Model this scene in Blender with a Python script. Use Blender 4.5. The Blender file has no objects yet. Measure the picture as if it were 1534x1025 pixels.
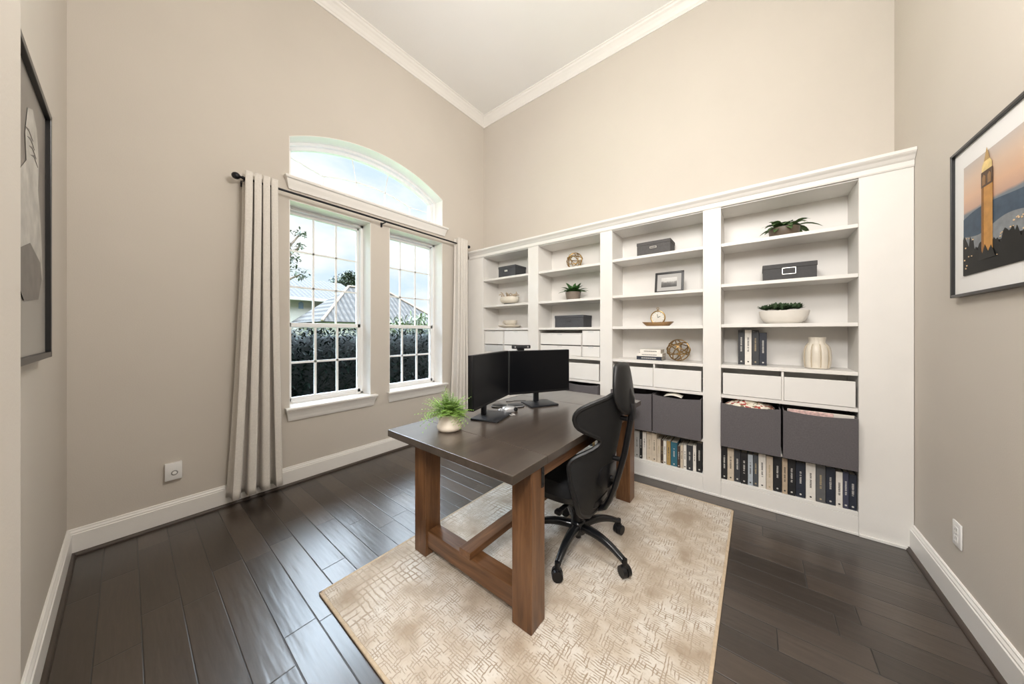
import bpy, bmesh, math, random
from mathutils import Vector, Matrix, noise as mnoise
R = random.Random(7)
PI = math.pi
SC = bpy.context.scene
COL = SC.collection

# ------------------------------------------------------------------ materials
def nt(m):
    m.use_nodes = True
    t = m.node_tree
    for n in list(t.nodes):
        t.nodes.remove(n)
    return t
def N(t, typ, **k):
    n = t.nodes.new(typ)
    for a, b in k.items():
        if a == 'inp':
            for i, v in b.items():
                n.inputs[i].default_value = v
        else:
            setattr(n, a, b)
    return n
def L(t, a, b):
    t.links.new(a, b)
def c4(c):
    return (c[0], c[1], c[2], 1)
def math_n(t, op, a, b=None):
    n = t.nodes.new('ShaderNodeMath'); n.operation = op
    for i, v in enumerate((a, b)):
        if v is None: continue
        if hasattr(v, 'links'): t.links.new(v, n.inputs[i])
        else: n.inputs[i].default_value = v
    return n.outputs[0]
def ramp(t, fac, stops):
    n = t.nodes.new('ShaderNodeValToRGB')
    e = n.color_ramp.elements
    while len(e) < len(stops): e.new(0.5)
    for i, (p, c) in enumerate(stops):
        e[i].position = p; e[i].color = c4(c)
    t.links.new(fac, n.inputs[0])
    return n.outputs[0]
def P(name, col, rough=.5, metal=0., var=.08, vscale=8., bump=0., bscale=60., stretch=(1, 1, 1), spec=.5, coat=0., sheen=0.):
    """procedural principled: noise-mottled colour and noise bump in object space"""
    m = bpy.data.materials.new(name); t = nt(m)
    o = N(t, 'ShaderNodeOutputMaterial'); b = N(t, 'ShaderNodeBsdfPrincipled')
    L(t, b.outputs[0], o.inputs[0])
    b.inputs['Roughness'].default_value = rough; b.inputs['Metallic'].default_value = metal
    b.inputs['Specular IOR Level'].default_value = spec
    b.inputs['Coat Weight'].default_value = coat
    b.inputs['Sheen Weight'].default_value = sheen
    tc = N(t, 'ShaderNodeTexCoord'); mp = N(t, 'ShaderNodeMapping'); mp.inputs['Scale'].default_value = stretch
    L(t, tc.outputs['Object'], mp.inputs[0])
    n = N(t, 'ShaderNodeTexNoise', inp={'Scale': vscale, 'Detail': 5.})
    L(t, mp.outputs[0], n.inputs['Vector'])
    lo = tuple(max(0, x * (1 - var)) for x in col); hi = tuple(min(1, x * (1 + var)) for x in col)
    L(t, ramp(t, n.outputs['Fac'], [(.3, lo), (.7, hi)]), b.inputs['Base Color'])
    if bump:
        n2 = N(t, 'ShaderNodeTexNoise', inp={'Scale': bscale, 'Detail': 3.})
        L(t, mp.outputs[0], n2.inputs['Vector'])
        bp = N(t, 'ShaderNodeBump', inp={'Strength': bump, 'Distance': .004})
        L(t, n2.outputs['Fac'], bp.inputs['Height']); L(t, bp.outputs[0], b.inputs['Normal'])
    return m
def wood(name, lo, mid, hi, rough, axis='Y', scale=1., bump=.15, coat=0.):
    m = bpy.data.materials.new(name); t = nt(m)
    o = N(t, 'ShaderNodeOutputMaterial'); b = N(t, 'ShaderNodeBsdfPrincipled'); L(t, b.outputs[0], o.inputs[0])
    b.inputs['Roughness'].default_value = rough; b.inputs['Coat Weight'].default_value = coat; b.inputs['Coat Roughness'].default_value = .27
    tc = N(t, 'ShaderNodeTexCoord'); mp = N(t, 'ShaderNodeMapping')
    s = {'X': (1.2, 18, 18), 'Y': (16, 1.2, 16), 'Z': (16, 16, 1.2)}[axis]
    mp.inputs['Scale'].default_value = tuple(x * scale for x in s)
    L(t, tc.outputs['Object'], mp.inputs[0])
    n = N(t, 'ShaderNodeTexNoise', inp={'Scale': 1.6, 'Detail': 8., 'Roughness': .62, 'Distortion': .8}); L(t, mp.outputs[0], n.inputs['Vector'])
    n2 = N(t, 'ShaderNodeTexNoise', inp={'Scale': 2.2, 'Detail': 3.}); L(t, tc.outputs['Object'], n2.inputs['Vector'])
    f = math_n(t, 'ADD', math_n(t, 'MULTIPLY', n.outputs['Fac'], .65), math_n(t, 'MULTIPLY', n2.outputs['Fac'], .35))
    L(t, ramp(t, f, [(.34, lo), (.5, mid), (.66, hi)]), b.inputs['Base Color'])
    bn = N(t, 'ShaderNodeTexNoise', inp={'Scale': 1.6, 'Detail': 2.}); L(t, mp.outputs[0], bn.inputs['Vector'])
    bp = N(t, 'ShaderNodeBump', inp={'Strength': bump, 'Distance': .003}); L(t, bn.outputs['Fac'], bp.inputs['Height']); L(t, bp.outputs[0], b.inputs['Normal'])
    return m
def floor_mat():
    m = bpy.data.materials.new('plank_floor'); t = nt(m)
    o = N(t, 'ShaderNodeOutputMaterial'); b = N(t, 'ShaderNodeBsdfPrincipled'); L(t, b.outputs[0], o.inputs[0])
    tc = N(t, 'ShaderNodeTexCoord'); sp = N(t, 'ShaderNodeSeparateXYZ'); L(t, tc.outputs['Object'], sp.inputs[0])
    x, y = sp.outputs[0], sp.outputs[1]
    W = .129
    yr = math_n(t, 'DIVIDE', math_n(t, 'ADD', y, -.138 + W * 40), W)
    row = math_n(t, 'FLOOR', yr); fy = math_n(t, 'FRACT', yr)
    wn = N(t, 'ShaderNodeTexWhiteNoise', noise_dimensions='1D'); L(t, row, wn.inputs['W'])
    ln = math_n(t, 'ADD', math_n(t, 'MULTIPLY', wn.outputs['Value'], .35), .62)
    xr = math_n(t, 'DIVIDE', math_n(t, 'ADD', math_n(t, 'ADD', x, 30.), math_n(t, 'MULTIPLY', wn.outputs['Value'], 7.3)), ln)
    colm = math_n(t, 'FLOOR', xr); fx = math_n(t, 'FRACT', xr)
    cv = N(t, 'ShaderNodeCombineXYZ'); L(t, row, cv.inputs[0]); L(t, colm, cv.inputs[1])
    w2 = N(t, 'ShaderNodeTexWhiteNoise', noise_dimensions='2D'); L(t, cv.outputs[0], w2.inputs['Vector'])
    # gaps
    ey = math_n(t, 'MULTIPLY', math_n(t, 'MINIMUM', fy, math_n(t, 'SUBTRACT', 1., fy)), W)
    ex = math_n(t, 'MULTIPLY', math_n(t, 'MINIMUM', fx, math_n(t, 'SUBTRACT', 1., fx)), ln)
    e = math_n(t, 'MINIMUM', ex, ey)
    mr = N(t, 'ShaderNodeMapRange', inp={'From Min': 0.0006, 'From Max': .0032}); L(t, e, mr.inputs['Value'])
    # grain, offset per plank
    ad = N(t, 'ShaderNodeVectorMath', operation='ADD'); L(t, tc.outputs['Object'], ad.inputs[0])
    sc_ = N(t, 'ShaderNodeVectorMath', operation='SCALE'); L(t, w2.outputs['Color'], sc_.inputs[0]); sc_.inputs['Scale'].default_value = 9.
    L(t, sc_.outputs[0], ad.inputs[1])
    mp = N(t, 'ShaderNodeMapping'); mp.inputs['Scale'].default_value = (2.2, 24, 1); L(t, ad.outputs[0], mp.inputs[0])
    g = N(t, 'ShaderNodeTexNoise', inp={'Scale': 1.7, 'Detail': 8., 'Roughness': .65, 'Distortion': 1.6}); L(t, mp.outputs[0], g.inputs['Vector'])
    f = math_n(t, 'ADD', math_n(t, 'MULTIPLY', g.outputs['Fac'], .6), math_n(t, 'MULTIPLY', w2.outputs['Value'], .4))
    colr = ramp(t, f, [(.2, (.020, .0138, .0102)), (.5, (.045, .0325, .0245)), (.8, (.078, .057, .043))])
    mx = N(t, 'ShaderNodeMix', data_type='RGBA'); L(t, mr.outputs[0], mx.inputs['Factor'])
    mx.inputs['A'].default_value = (.004, .003, .003, 1); L(t, colr, mx.inputs['B'])
    L(t, mx.outputs['Result'], b.inputs['Base Color'])
    # hand scraped waves across planks
    mp2 = N(t, 'ShaderNodeMapping'); mp2.inputs['Scale'].default_value = (4, 34, 1); L(t, ad.outputs[0], mp2.inputs[0])
    wv = N(t, 'ShaderNodeTexNoise', inp={'Scale': 1., 'Detail': 1.5}); L(t, mp2.outputs[0], wv.inputs['Vector'])
    h = math_n(t, 'ADD', math_n(t, 'MULTIPLY', wv.outputs['Fac'], .8), math_n(t, 'MULTIPLY', mr.outputs[0], .9))
    bp = N(t, 'ShaderNodeBump', inp={'Strength': .42, 'Distance': .004}); L(t, h, bp.inputs['Height']); L(t, bp.outputs[0], b.inputs['Normal'])
    rr = N(t, 'ShaderNodeMapRange', inp={'To Min': .30, 'To Max': .42}); L(t, g.outputs['Fac'], rr.inputs['Value']); L(t, rr.outputs[0], b.inputs['Roughness'])
    b.inputs['Specular IOR Level'].default_value = .6; b.inputs['Coat Weight'].default_value = .5; b.inputs['Coat Roughness'].default_value = .24
    L(t, bp.outputs[0], b.inputs['Coat Normal'])
    return m
def rug_mat():
    m = bpy.data.materials.new('rug_weave'); t = nt(m)
    o = N(t, 'ShaderNodeOutputMaterial'); b = N(t, 'ShaderNodeBsdfPrincipled'); L(t, b.outputs[0], o.inputs[0])
    b.inputs['Roughness'].default_value = .95; b.inputs['Specular IOR Level'].default_value = .1; b.inputs['Sheen Weight'].default_value = .1
    tc = N(t, 'ShaderNodeTexCoord')
    dn = N(t, 'ShaderNodeTexNoise', inp={'Scale': 7., 'Detail': 2.}); L(t, tc.outputs['Object'], dn.inputs['Vector'])
    sb = N(t, 'ShaderNodeVectorMath', operation='SUBTRACT'); L(t, dn.outputs['Color'], sb.inputs[0]); sb.inputs[1].default_value = (.5, .5, .5)
    sl = N(t, 'ShaderNodeVectorMath', operation='SCALE'); L(t, sb.outputs[0], sl.inputs[0]); sl.inputs['Scale'].default_value = .022
    ad = N(t, 'ShaderNodeVectorMath', operation='ADD'); L(t, tc.outputs['Object'], ad.inputs[0]); L(t, sl.outputs[0], ad.inputs[1])
    def cells(sx, sy, wid):
        mp = N(t, 'ShaderNodeMapping'); mp.inputs['Scale'].default_value = (sx, sy, 1); L(t, ad.outputs[0], mp.inputs[0])
        v = N(t, 'ShaderNodeTexVoronoi', feature='DISTANCE_TO_EDGE', voronoi_dimensions='2D', inp={'Scale': 1., 'Randomness': .55}); L(t, mp.outputs[0], v.inputs['Vector'])
        r = N(t, 'ShaderNodeMapRange', inp={'From Min': wid * .45, 'From Max': wid}); L(t, v.outputs['Distance'], r.inputs['Value'])
        return r.outputs[0]
    def strokes(axis, sc, dist, wid, msc, mlo, mhi, off):
        # broken line strokes running across one axis
        mp = N(t, 'ShaderNodeMapping'); mp.inputs['Location'].default_value = (off, off * .7, 0); L(t, ad.outputs[0], mp.inputs[0])
        w = N(t, 'ShaderNodeTexWave', wave_type='BANDS', bands_direction=axis, inp={'Scale': sc, 'Distortion': dist, 'Detail': 2.5, 'Detail Scale': 1.6}); L(t, mp.outputs[0], w.inputs['Vector'])
        r = N(t, 'ShaderNodeMapRange', inp={'From Min': wid, 'From Max': wid * .25}); L(t, w.outputs['Fac'], r.inputs['Value'])
        m2 = N(t, 'ShaderNodeMapping'); m2.inputs['Scale'].default_value = (msc, msc * .45, 1) if axis == 'X' else (msc * .45, msc, 1); m2.inputs['Location'].default_value = (off * 3, off, 0); L(t, tc.outputs['Object'], m2.inputs[0])
        nn = N(t, 'ShaderNodeTexNoise', inp={'Scale': 1., 'Detail': 2.}); L(t, m2.outputs[0], nn.inputs['Vector'])
        q = N(t, 'ShaderNodeMapRange', inp={'From Min': mlo, 'From Max': mhi}); L(t, nn.outputs['Fac'], q.inputs['Value'])
        return math_n(t, 'MULTIPLY', r.outputs[0], q.outputs[0])
    big = math_n(t, 'MAXIMUM', strokes('X', 8., 2.4, .22, 14, .42, .50, .3), strokes('Y', 11., 2.4, .24, 14, .40, .48, 1.7))
    fine = math_n(t, 'MAXIMUM', strokes('X', 22., 3.2, .36, 34, .49, .55, 2.3), strokes('Y', 28., 3.2, .36, 34, .46, .52, 4.1))
    ms = N(t, 'ShaderNodeTexNoise', inp={'Scale': 2.1, 'Detail': 2.5}); L(t, tc.outputs['Object'], ms.inputs['Vector'])
    mk = N(t, 'ShaderNodeMapRange', inp={'From Min': .50, 'From Max': .60})
    rs = N(t, 'ShaderNodeSeparateXYZ'); L(t, tc.outputs['Object'], rs.inputs[0])
    L(t, math_n(t, 'ADD', ms.outputs['Fac'], math_n(t, 'MULTIPLY', math_n(t, 'ADD', rs.outputs[0], .35), -.30)), mk.inputs['Value'])
    mb = N(t, 'ShaderNodeMix', data_type='FLOAT'); L(t, mk.outputs[0], mb.inputs['Factor']); L(t, fine, mb.inputs['A']); L(t, big, mb.inputs['B'])
    fd = N(t, 'ShaderNodeTexNoise', inp={'Scale': 4.5, 'Detail': 4.}); L(t, tc.outputs['Object'], fd.inputs['Vector'])
    fm = N(t, 'ShaderNodeMapRange', inp={'From Min': .35, 'From Max': .62, 'To Min': .35, 'To Max': 1.}); L(t, fd.outputs['Fac'], fm.inputs['Value'])
    lines = math_n(t, 'MULTIPLY', mb.outputs[0], fm.outputs[0])
    sp = N(t, 'ShaderNodeTexNoise', inp={'Scale': 90., 'Detail': 3.}); L(t, tc.outputs['Object'], sp.inputs['Vector'])
    fs = N(t, 'ShaderNodeMapRange', inp={'From Min': .60, 'From Max': .68}); L(t, sp.outputs['Fac'], fs.inputs['Value'])
    ln2 = math_n(t, 'MINIMUM', math_n(t, 'ADD', lines, math_n(t, 'MULTIPLY', fs.outputs[0], .35)), 1.)
    base = ramp(t, fd.outputs['Fac'], [(.34, (.40, .32, .24)), (.48, (.56, .485, .40)), (.62, (.66, .61, .545))])
    mx = N(t, 'ShaderNodeMix', data_type='RGBA'); L(t, ln2, mx.inputs['Factor']); L(t, base, mx.inputs['A']); mx.inputs['B'].default_value = (.36, .285, .21, 1)
    L(t, mx.outputs['Result'], b.inputs['Base Color'])
    hh = math_n(t, 'ADD', math_n(t, 'MULTIPLY', mb.outputs[0], -.8), math_n(t, 'MULTIPLY', sp.outputs['Fac'], .5))
    bp = N(t, 'ShaderNodeBump', inp={'Strength': .5, 'Distance': .004}); L(t, hh, bp.inputs['Height']); L(t, bp.outputs[0], b.inputs['Normal'])
    return m
def glass_mat():
    m = bpy.data.materials.new('window_glass'); t = nt(m)
    o = N(t, 'ShaderNodeOutputMaterial'); tr = N(t, 'ShaderNodeBsdfTransparent', inp={'Color': (.97, .985, .98, 1)})
    gl = N(t, 'ShaderNodeBsdfGlossy', inp={'Roughness': .02, 'Color': (.6, .65, .7, 1)}); fr = N(t, 'ShaderNodeFresnel', inp={'IOR': 1.22})
    mx = N(t, 'ShaderNodeMixShader'); L(t, fr.outputs[0], mx.inputs[0]); L(t, tr.outputs[0], mx.inputs[1]); L(t, gl.outputs[0], mx.inputs[2]); L(t, mx.outputs[0], o.inputs[0])
    return m
def roof_mat(name, k):
    m = bpy.data.materials.new(name); t = nt(m)
    o = N(t, 'ShaderNodeOutputMaterial'); b = N(t, 'ShaderNodeBsdfPrincipled', inp={'Roughness': .9}); L(t, b.outputs[0], o.inputs[0])
    tc = N(t, 'ShaderNodeTexCoord')
    w = N(t, 'ShaderNodeTexWave', wave_type='BANDS', bands_direction='Y', inp={'Scale': 1.6, 'Distortion': .8, 'Detail': 2.}); L(t, tc.outputs['Object'], w.inputs['Vector'])
    w2 = N(t, 'ShaderNodeTexWave', wave_type='BANDS', bands_direction='X', inp={'Scale': 1.1, 'Distortion': .5}); L(t, tc.outputs['Object'], w2.inputs['Vector'])
    f = math_n(t, 'MULTIPLY', w.outputs['Fac'], math_n(t, 'ADD', math_n(t, 'MULTIPLY', w2.outputs['Fac'], .5), .5))
    L(t, ramp(t, f, [(.1, (.014 * k, .011 * k, .009 * k)), (.4, (.042 * k, .034 * k, .028 * k)), (.8, (.062 * k, .051 * k, .043 * k))]), b.inputs['Base Color'])
    bp = N(t, 'ShaderNodeBump', inp={'Strength': .6, 'Distance': .05}); L(t, f, bp.inputs['Height']); L(t, bp.outputs[0], b.inputs['Normal'])
    return m
def print_mat(name, axis, z0, z1, stops, nscale=3., namt=.25):
    """a printed picture: tone bands up its height broken by noise"""
    m = bpy.data.materials.new(name); t = nt(m)
    o = N(t, 'ShaderNodeOutputMaterial'); b = N(t, 'ShaderNodeBsdfPrincipled', inp={'Roughness': .35}); L(t, b.outputs[0], o.inputs[0])
    tc = N(t, 'ShaderNodeTexCoord'); sp = N(t, 'ShaderNodeSeparateXYZ'); L(t, tc.outputs['Object'], sp.inputs[0])
    n = N(t, 'ShaderNodeTexNoise', inp={'Scale': nscale, 'Detail': 5.}); L(t, tc.outputs['Object'], n.inputs['Vector'])
    f = math_n(t, 'DIVIDE', math_n(t, 'SUBTRACT', sp.outputs[2], z0), z1 - z0)
    f = math_n(t, 'ADD', f, math_n(t, 'MULTIPLY', math_n(t, 'SUBTRACT', n.outputs['Fac'], .5), namt))
    L(t, ramp(t, f, stops), b.inputs['Base Color'])
    return m
def pattern_mat():
    m = bpy.data.materials.new('patterned_cloth'); t = nt(m)
    o = N(t, 'ShaderNodeOutputMaterial'); b = N(t, 'ShaderNodeBsdfPrincipled', inp={'Roughness': .9}); L(t, b.outputs[0], o.inputs[0])
    tc = N(t, 'ShaderNodeTexCoord'); v = N(t, 'ShaderNodeTexVoronoi', inp={'Scale': 55.}); L(t, tc.outputs['Object'], v.inputs['Vector'])
    s = N(t, 'ShaderNodeSeparateColor'); L(t, v.outputs['Color'], s.inputs[0])
    r = N(t, 'ShaderNodeValToRGB'); r.color_ramp.interpolation = 'CONSTANT'
    e = r.color_ramp.elements
    for p in (.35, .6, .8): e.new(p)
    for i, (p, c) in enumerate([(0, (.75, .7, .6)), (.35, (.35, .06, .05)), (.55, (.7, .66, .55)), (.75, (.2, .17, .1)), (.9, (.6, .5, .35))]):
        e[i].position = p; e[i].color = c4(c)
    L(t, s.outputs[0], r.inputs[0]); L(t, r.outputs[0], b.inputs['Base Color'])
    return m

WALL_C = (.61, .56, .50)
M = {}
M['wall'] = P('wall_paint', WALL_C, .72, var=.02, vscale=1.5, bump=.10, bscale=160., spec=.25)
M['ceil'] = P('ceiling_paint', (.88, .87, .85), .8, var=.015, vscale=1.2, bump=.15, bscale=110., spec=.2)
M['trim'] = P('trim_white', (.84, .815, .78), .38, var=.01)
M['case'] = P('bookcase_white', (.79, .765, .73), .42, var=.012)
M['drawer'] = P('drawer_white', (.80, .78, .75), .4, var=.01)
M['frost'] = P('translucent_drawer', (.60, .61, .61), .3, var=.04)
M['vinyl'] = P('window_vinyl', (.87, .865, .855), .35, var=.01)
M['floor'] = floor_mat()
M['shoe'] = P('shoe_moulding', (.060, .045, .036), .45, var=.2, vscale=6)
M['rug'] = rug_mat()
M['rugedge'] = P('rug_edge', (.52, .41, .29), .95, var=.1, vscale=60, bump=.3)
M['glass'] = glass_mat()
M['desktop'] = wood('desk_top_wood', (.036, .025, .018), (.056, .041, .031), (.080, .060, .046), .30, 'Y', .55, .03, 1.)
M['deskend'] = wood('desk_end_wood', (.036, .025, .018), (.056, .041, .031), (.080, .060, .046), .30, 'X', .55, .03, 1.)
M['leg'] = wood('desk_leg_wood', (.060, .025, .010), (.142, .064, .026), (.235, .113, .048), .36, 'Z', 1.1, .15)
M['legx'] = wood('desk_beam_wood', (.060, .025, .010), (.142, .064, .026), (.235, .113, .048), .36, 'X', 1.1, .15)
M['legy'] = wood('desk_rail_wood', (.060, .025, .010), (.142, .064, .026), (.235, .113, .048), .36, 'Y', 1.1, .15)
M['iron'] = P('black_iron', (.015, .014, .014), .5, .3, bump=.1)
M['rodm'] = P('rod_black', (.012, .013, .018), .35, .4)
M['curtain'] = P('curtain_linen', (.72, .68, .63), .9, var=.05, vscale=90, bump=.25, bscale=260, spec=.1, sheen=.15)
M['plastic'] = P('black_plastic', (.006, .006, .007), .38, var=.1, spec=.35)
M['screen'] = P('screen_black', (.0028, .0032, .0044), .3, var=.05, spec=.22)
M['stand'] = P('stand_dark', (.012, .013, .016), .42, var=.1)
M['mesh'] = P('chair_mesh', (.0095, .0095, .010), .6, var=.12, vscale=40, bump=.35, bscale=420, spec=.35)
M['leather'] = P('chair_leather', (.0085, .0085, .009), .42, var=.1, vscale=12, bump=.2, bscale=240, spec=.4)
M['seatcloth'] = P('seat_cloth', (.006, .0065, .008), .85, var=.15, vscale=60, bump=.3, bscale=300)
M['gloss'] = P('gloss_black', (.010, .011, .013), .22, var=.05)
M['binf'] = P('bin_fabric', (.118, .108, .113), .85, var=.10, vscale=120, bump=.3, bscale=300, spec=.2)
M['boxa'] = P('box_charcoal', (.060, .061, .068), .7, var=.1, vscale=60, bump=.15)
M['boxb'] = P('box_warm_grey', (.080, .075, .074), .7, var=.1, vscale=60, bump=.15)
M['boxc'] = P('box_dark', (.042, .041, .042), .6, var=.1, vscale=60, bump=.15)
M['metal'] = P('nickel', (.62, .60, .56), .3, .9)
M['paper'] = P('paper', (.72, .68, .60), .9, var=.05, vscale=40)
M['gold'] = P('gold_metal', (.42, .28, .12), .34, .9, var=.15, vscale=20)
M['brass'] = P('aged_brass', (.36, .235, .10), .38, .85, var=.2, vscale=30)
M['ceramic'] = P('cream_ceramic', (.74, .68, .58), .35, var=.05, vscale=10, bump=.05)
M['stone'] = P('white_ceramic', (.78, .74, .68), .5, var=.03, vscale=12)
M['potclay'] = P('pot_cream', (.70, .62, .52), .6, var=.06, vscale=14, bump=.1)
M['soil'] = P('soil', (.02, .014, .01), .95, var=.3, vscale=60, bump=.6)
M['potgrey'] = P('pot_taupe', (.19, .15, .12), .6, var=.15, vscale=14, bump=.2)
M['potbrown'] = P('pot_bronze', (.115, .085, .06), .45, var=.2, vscale=14)
M['fern'] = P('fern_green', (.21, .36, .065), .55, var=.35, vscale=22)
M['leafd'] = P('leaf_dark', (.05, .14, .035), .5, var=.35, vscale=22)
M['leafv'] = P('leaf_variegated', (.085, .15, .055), .5, var=.5, vscale=30)
M['succ'] = P('succulent', (.085, .145, .07), .55, var=.4, vscale=35)
M['coral'] = P('dried_coral', (.50, .40, .29), .8, var=.2, vscale=40, bump=.4)
M['tray'] = wood('tray_wood', (.16, .085, .03), (.28, .16, .065), (.38, .24, .11), .45, 'X', 3., .1)
M['ribtan'] = P('rib_tan', (.52, .43, .31), .45, var=.08)
M['clockface'] = P('clock_face', (.78, .75, .68), .4, var=.02)
M['frame'] = P('frame_black', (.012, .012, .013), .32, var=.1)
M['mat'] = P('mat_board', (.84, .83, .82), .6, var=.01)
M['matgrey'] = P('mat_grey', (.42, .41, .40), .7, var=.02)
M['outlet'] = P('outlet_white', (.82, .81, .80), .35, var=.01)
M['slot'] = P('outlet_slot', (.30, .29, .28), .5)
M['chrome'] = P('mouse_silver', (.55, .56, .58), .22, .6)
M['cable'] = P('cable_white', (.60, .59, .57), .5)
M['pattern'] = pattern_mat()
M['pink'] = P('magazine_pink', (.72, .50, .47), .5, var=.35, vscale=60)
M['white'] = P('magazine_white', (.80, .76, .70), .5, var=.05, vscale=30)
M['stucco'] = P('stucco', (.22, .205, .175), .9, var=.05, vscale=3, bump=.3, bscale=40)
M['roof'] = roof_mat('roof_tile', .55); M['rooffar'] = roof_mat('roof_tile_darkened', .30)  # far copy: colour darkened to offset strong upper sky light
M['gdoor'] = P('garage_door', (.42, .45, .50), .6, var=.03)
M['winpane'] = P('far_window', (.10, .14, .20), .2, var=.2)
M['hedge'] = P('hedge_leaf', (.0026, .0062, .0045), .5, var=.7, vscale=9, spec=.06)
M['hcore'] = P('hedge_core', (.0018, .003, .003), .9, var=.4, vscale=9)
M['treeleaf'] = P('tree_leaf', (.018, .030, .008), .6, var=.4, vscale=6)
M['palm'] = P('palm_leaf', (.04, .055, .013), .6, var=.4, vscale=8)
M['bark'] = P('bark', (.13, .095, .07), .9, var=.3, vscale=20, bump=.5)
M['lawn'] = P('lawn', (.10, .15, .05), .95, var=.3, vscale=20)

# ------------------------------------------------------------------ mesh helpers
def BM():
    return bmesh.new()
def box(bm, x0, x1, y0, y1, z0, z1, bev=0., seg=2):
    vs = [bm.verts.new((x, y, z)) for z in (z0, z1) for y in (y0, y1) for x in (x0, x1)]
    fs = [bm.faces.new([vs[i] for i in q]) for q in ((0, 2, 3, 1), (4, 5, 7, 6), (0, 1, 5, 4), (2, 6, 7, 3), (0, 4, 6, 2), (1, 3, 7, 5))]
    if bev:
        es = list({e for f in fs for e in f.edges})
        bmesh.ops.bevel(bm, geom=es, offset=bev, segments=seg, affect='EDGES', profile=.5)
    return vs
def ringface(bm, a, b):
    n = len(a)
    for i in range(n):
        bm.faces.new((a[i], a[(i + 1) % n], b[(i + 1) % n], b[i]))
def loft(bm, rings, cap0=True, cap1=True):
    vr = [[bm.verts.new(p) for p in r] for r in rings]
    for a, b in zip(vr, vr[1:]): ringface(bm, a, b)
    if cap0: bm.faces.new(vr[0][::-1])
    if cap1: bm.faces.new(vr[-1])
    return vr
def lathe(bm, prof, n=28, c=(0, 0, 0), cap0=True, cap1=True, sx=1., sy=1.):
    return loft(bm, [[(c[0] + r * sx * math.cos(2 * PI * i / n), c[1] + r * sy * math.sin(2 * PI * i / n), c[2] + z) for i in range(n)] for r, z in prof], cap0, cap1)
def tube(bm, pts, rad, n=8, closed=False, flat=(1., 1.)):
    pts = [Vector(p) for p in pts]; m = len(pts)
    tan = []
    for i in range(m):
        a = pts[(i - 1) % m] if (closed or i > 0) else pts[0]
        b = pts[(i + 1) % m] if (closed or i < m - 1) else pts[-1]
        tan.append((b - a).normalized())
    ref = Vector((0, 0, 1)) if abs(tan[0].z) < .9 else Vector((1, 0, 0))
    u = tan[0].cross(ref).normalized(); rings = []
    for i in range(m):
        u = (u - tan[i] * u.dot(tan[i])).normalized(); w = tan[i].cross(u)
        r = rad(i / (m - 1)) if callable(rad) else rad
        rings.append([pts[i] + (u * math.cos(2 * PI * k / n) * flat[0] + w * math.sin(2 * PI * k / n) * flat[1]) * r for k in range(n)])
    if closed:
        vr = [[bm.verts.new(p) for p in rr] for rr in rings]
        for a, b in zip(vr, vr[1:] + vr[:1]): ringface(bm, a, b)
    else:
        loft(bm, rings)
def cyl(bm, p0, p1, r0, r1=None, n=20):
    r1 = r0 if r1 is None else r1
    tube(bm, [p0, p1], lambda s: r0 + (r1 - r0) * s, n)
def prism(bm, pts, fn, d0, d1):
    """2d outline pts -> solid between depths d0,d1 ; fn(a,b,d)->xyz"""
    loft(bm, [[fn(a, b, d0) for a, b in pts], [fn(a, b, d1) for a, b in pts]])
def grid(bm, fn, nu, nv):
    g = [[bm.verts.new(fn(i / nu, j / nv)) for j in range(nv + 1)] for i in range(nu + 1)]
    for i in range(nu):
        for j in range(nv):
            bm.faces.new((g[i][j], g[i + 1][j], g[i + 1][j + 1], g[i][j + 1]))
def sell(a, b, n=28, p=4., c=(0, 0)):
    o = []
    for i in range(n):
        t = 2 * PI * i / n; ct, st = math.cos(t), math.sin(t)
        o.append((c[0] + a * math.copysign(abs(ct) ** (2 / p), ct), c[1] + b * math.copysign(abs(st) ** (2 / p), st)))
    return o
def leaf(bm, base, d, up, ln, w, droop=.3, n=4, fold=.15):
    """a blade: base point, direction, up vector, length, half width"""
    base = Vector(base); d = Vector(d).normalized(); up = Vector(up); s = d.cross(up)
    if s.length < 1e-4: s = d.cross(Vector((1, 0, 0)))
    s.normalize(); up = s.cross(d).normalized()
    prev = None
    for i in range(n + 1):
        t = i / n
        p = base + d * ln * t - Vector((0, 0, 1)) * droop * ln * t * t
        ww = w * (math.sin(PI * min(1., .12 + .88 * t)) ** .8 if t < 1 else 0.02)
        l, c, r = bm.verts.new(p + s * ww + up * ww * fold), bm.verts.new(p), bm.verts.new(p - s * ww + up * ww * fold)
        if prev:
            bm.faces.new((prev[0], prev[1], c, l)); bm.faces.new((prev[1], prev[2], r, c))
        prev = (l, c, r)

def link(o, parent=None):
    COL.objects.link(o)
    if parent is not None: o.parent = parent
    return o
def obj(name, bm, mat, parent=None, smooth=False, loc=None, sub=0, solid=0., bevel=0.):
    bmesh.ops.recalc_face_normals(bm, faces=bm.faces[:])
    me = bpy.data.meshes.new(name); bm.to_mesh(me); bm.free()
    for m in (mat if isinstance(mat, (list, tuple)) else [mat]): me.materials.append(m)
    if smooth:
        for p in me.polygons: p.use_smooth = True
        try: me.set_sharp_from_angle(angle=math.radians(42))
        except Exception: pass
    o = bpy.data.objects.new(name, me); link(o, parent)
    if loc: o.location = loc
    if solid:
        md = o.modifiers.new('solid', 'SOLIDIFY'); md.thickness = solid; md.offset = 0
    if bevel:
        md = o.modifiers.new('bevel', 'BEVEL'); md.width = bevel; md.segments = 2; md.limit_method = 'ANGLE'
    if sub:
        md = o.modifiers.new('sub', 'SUBSURF'); md.levels = sub; md.render_levels = sub
    return o
def tag(o, label, cat, group=None, kind=None):
    o['label'] = label; o['category'] = cat
    if group: o['group'] = group
    if kind: o['kind'] = kind
    return o
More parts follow.
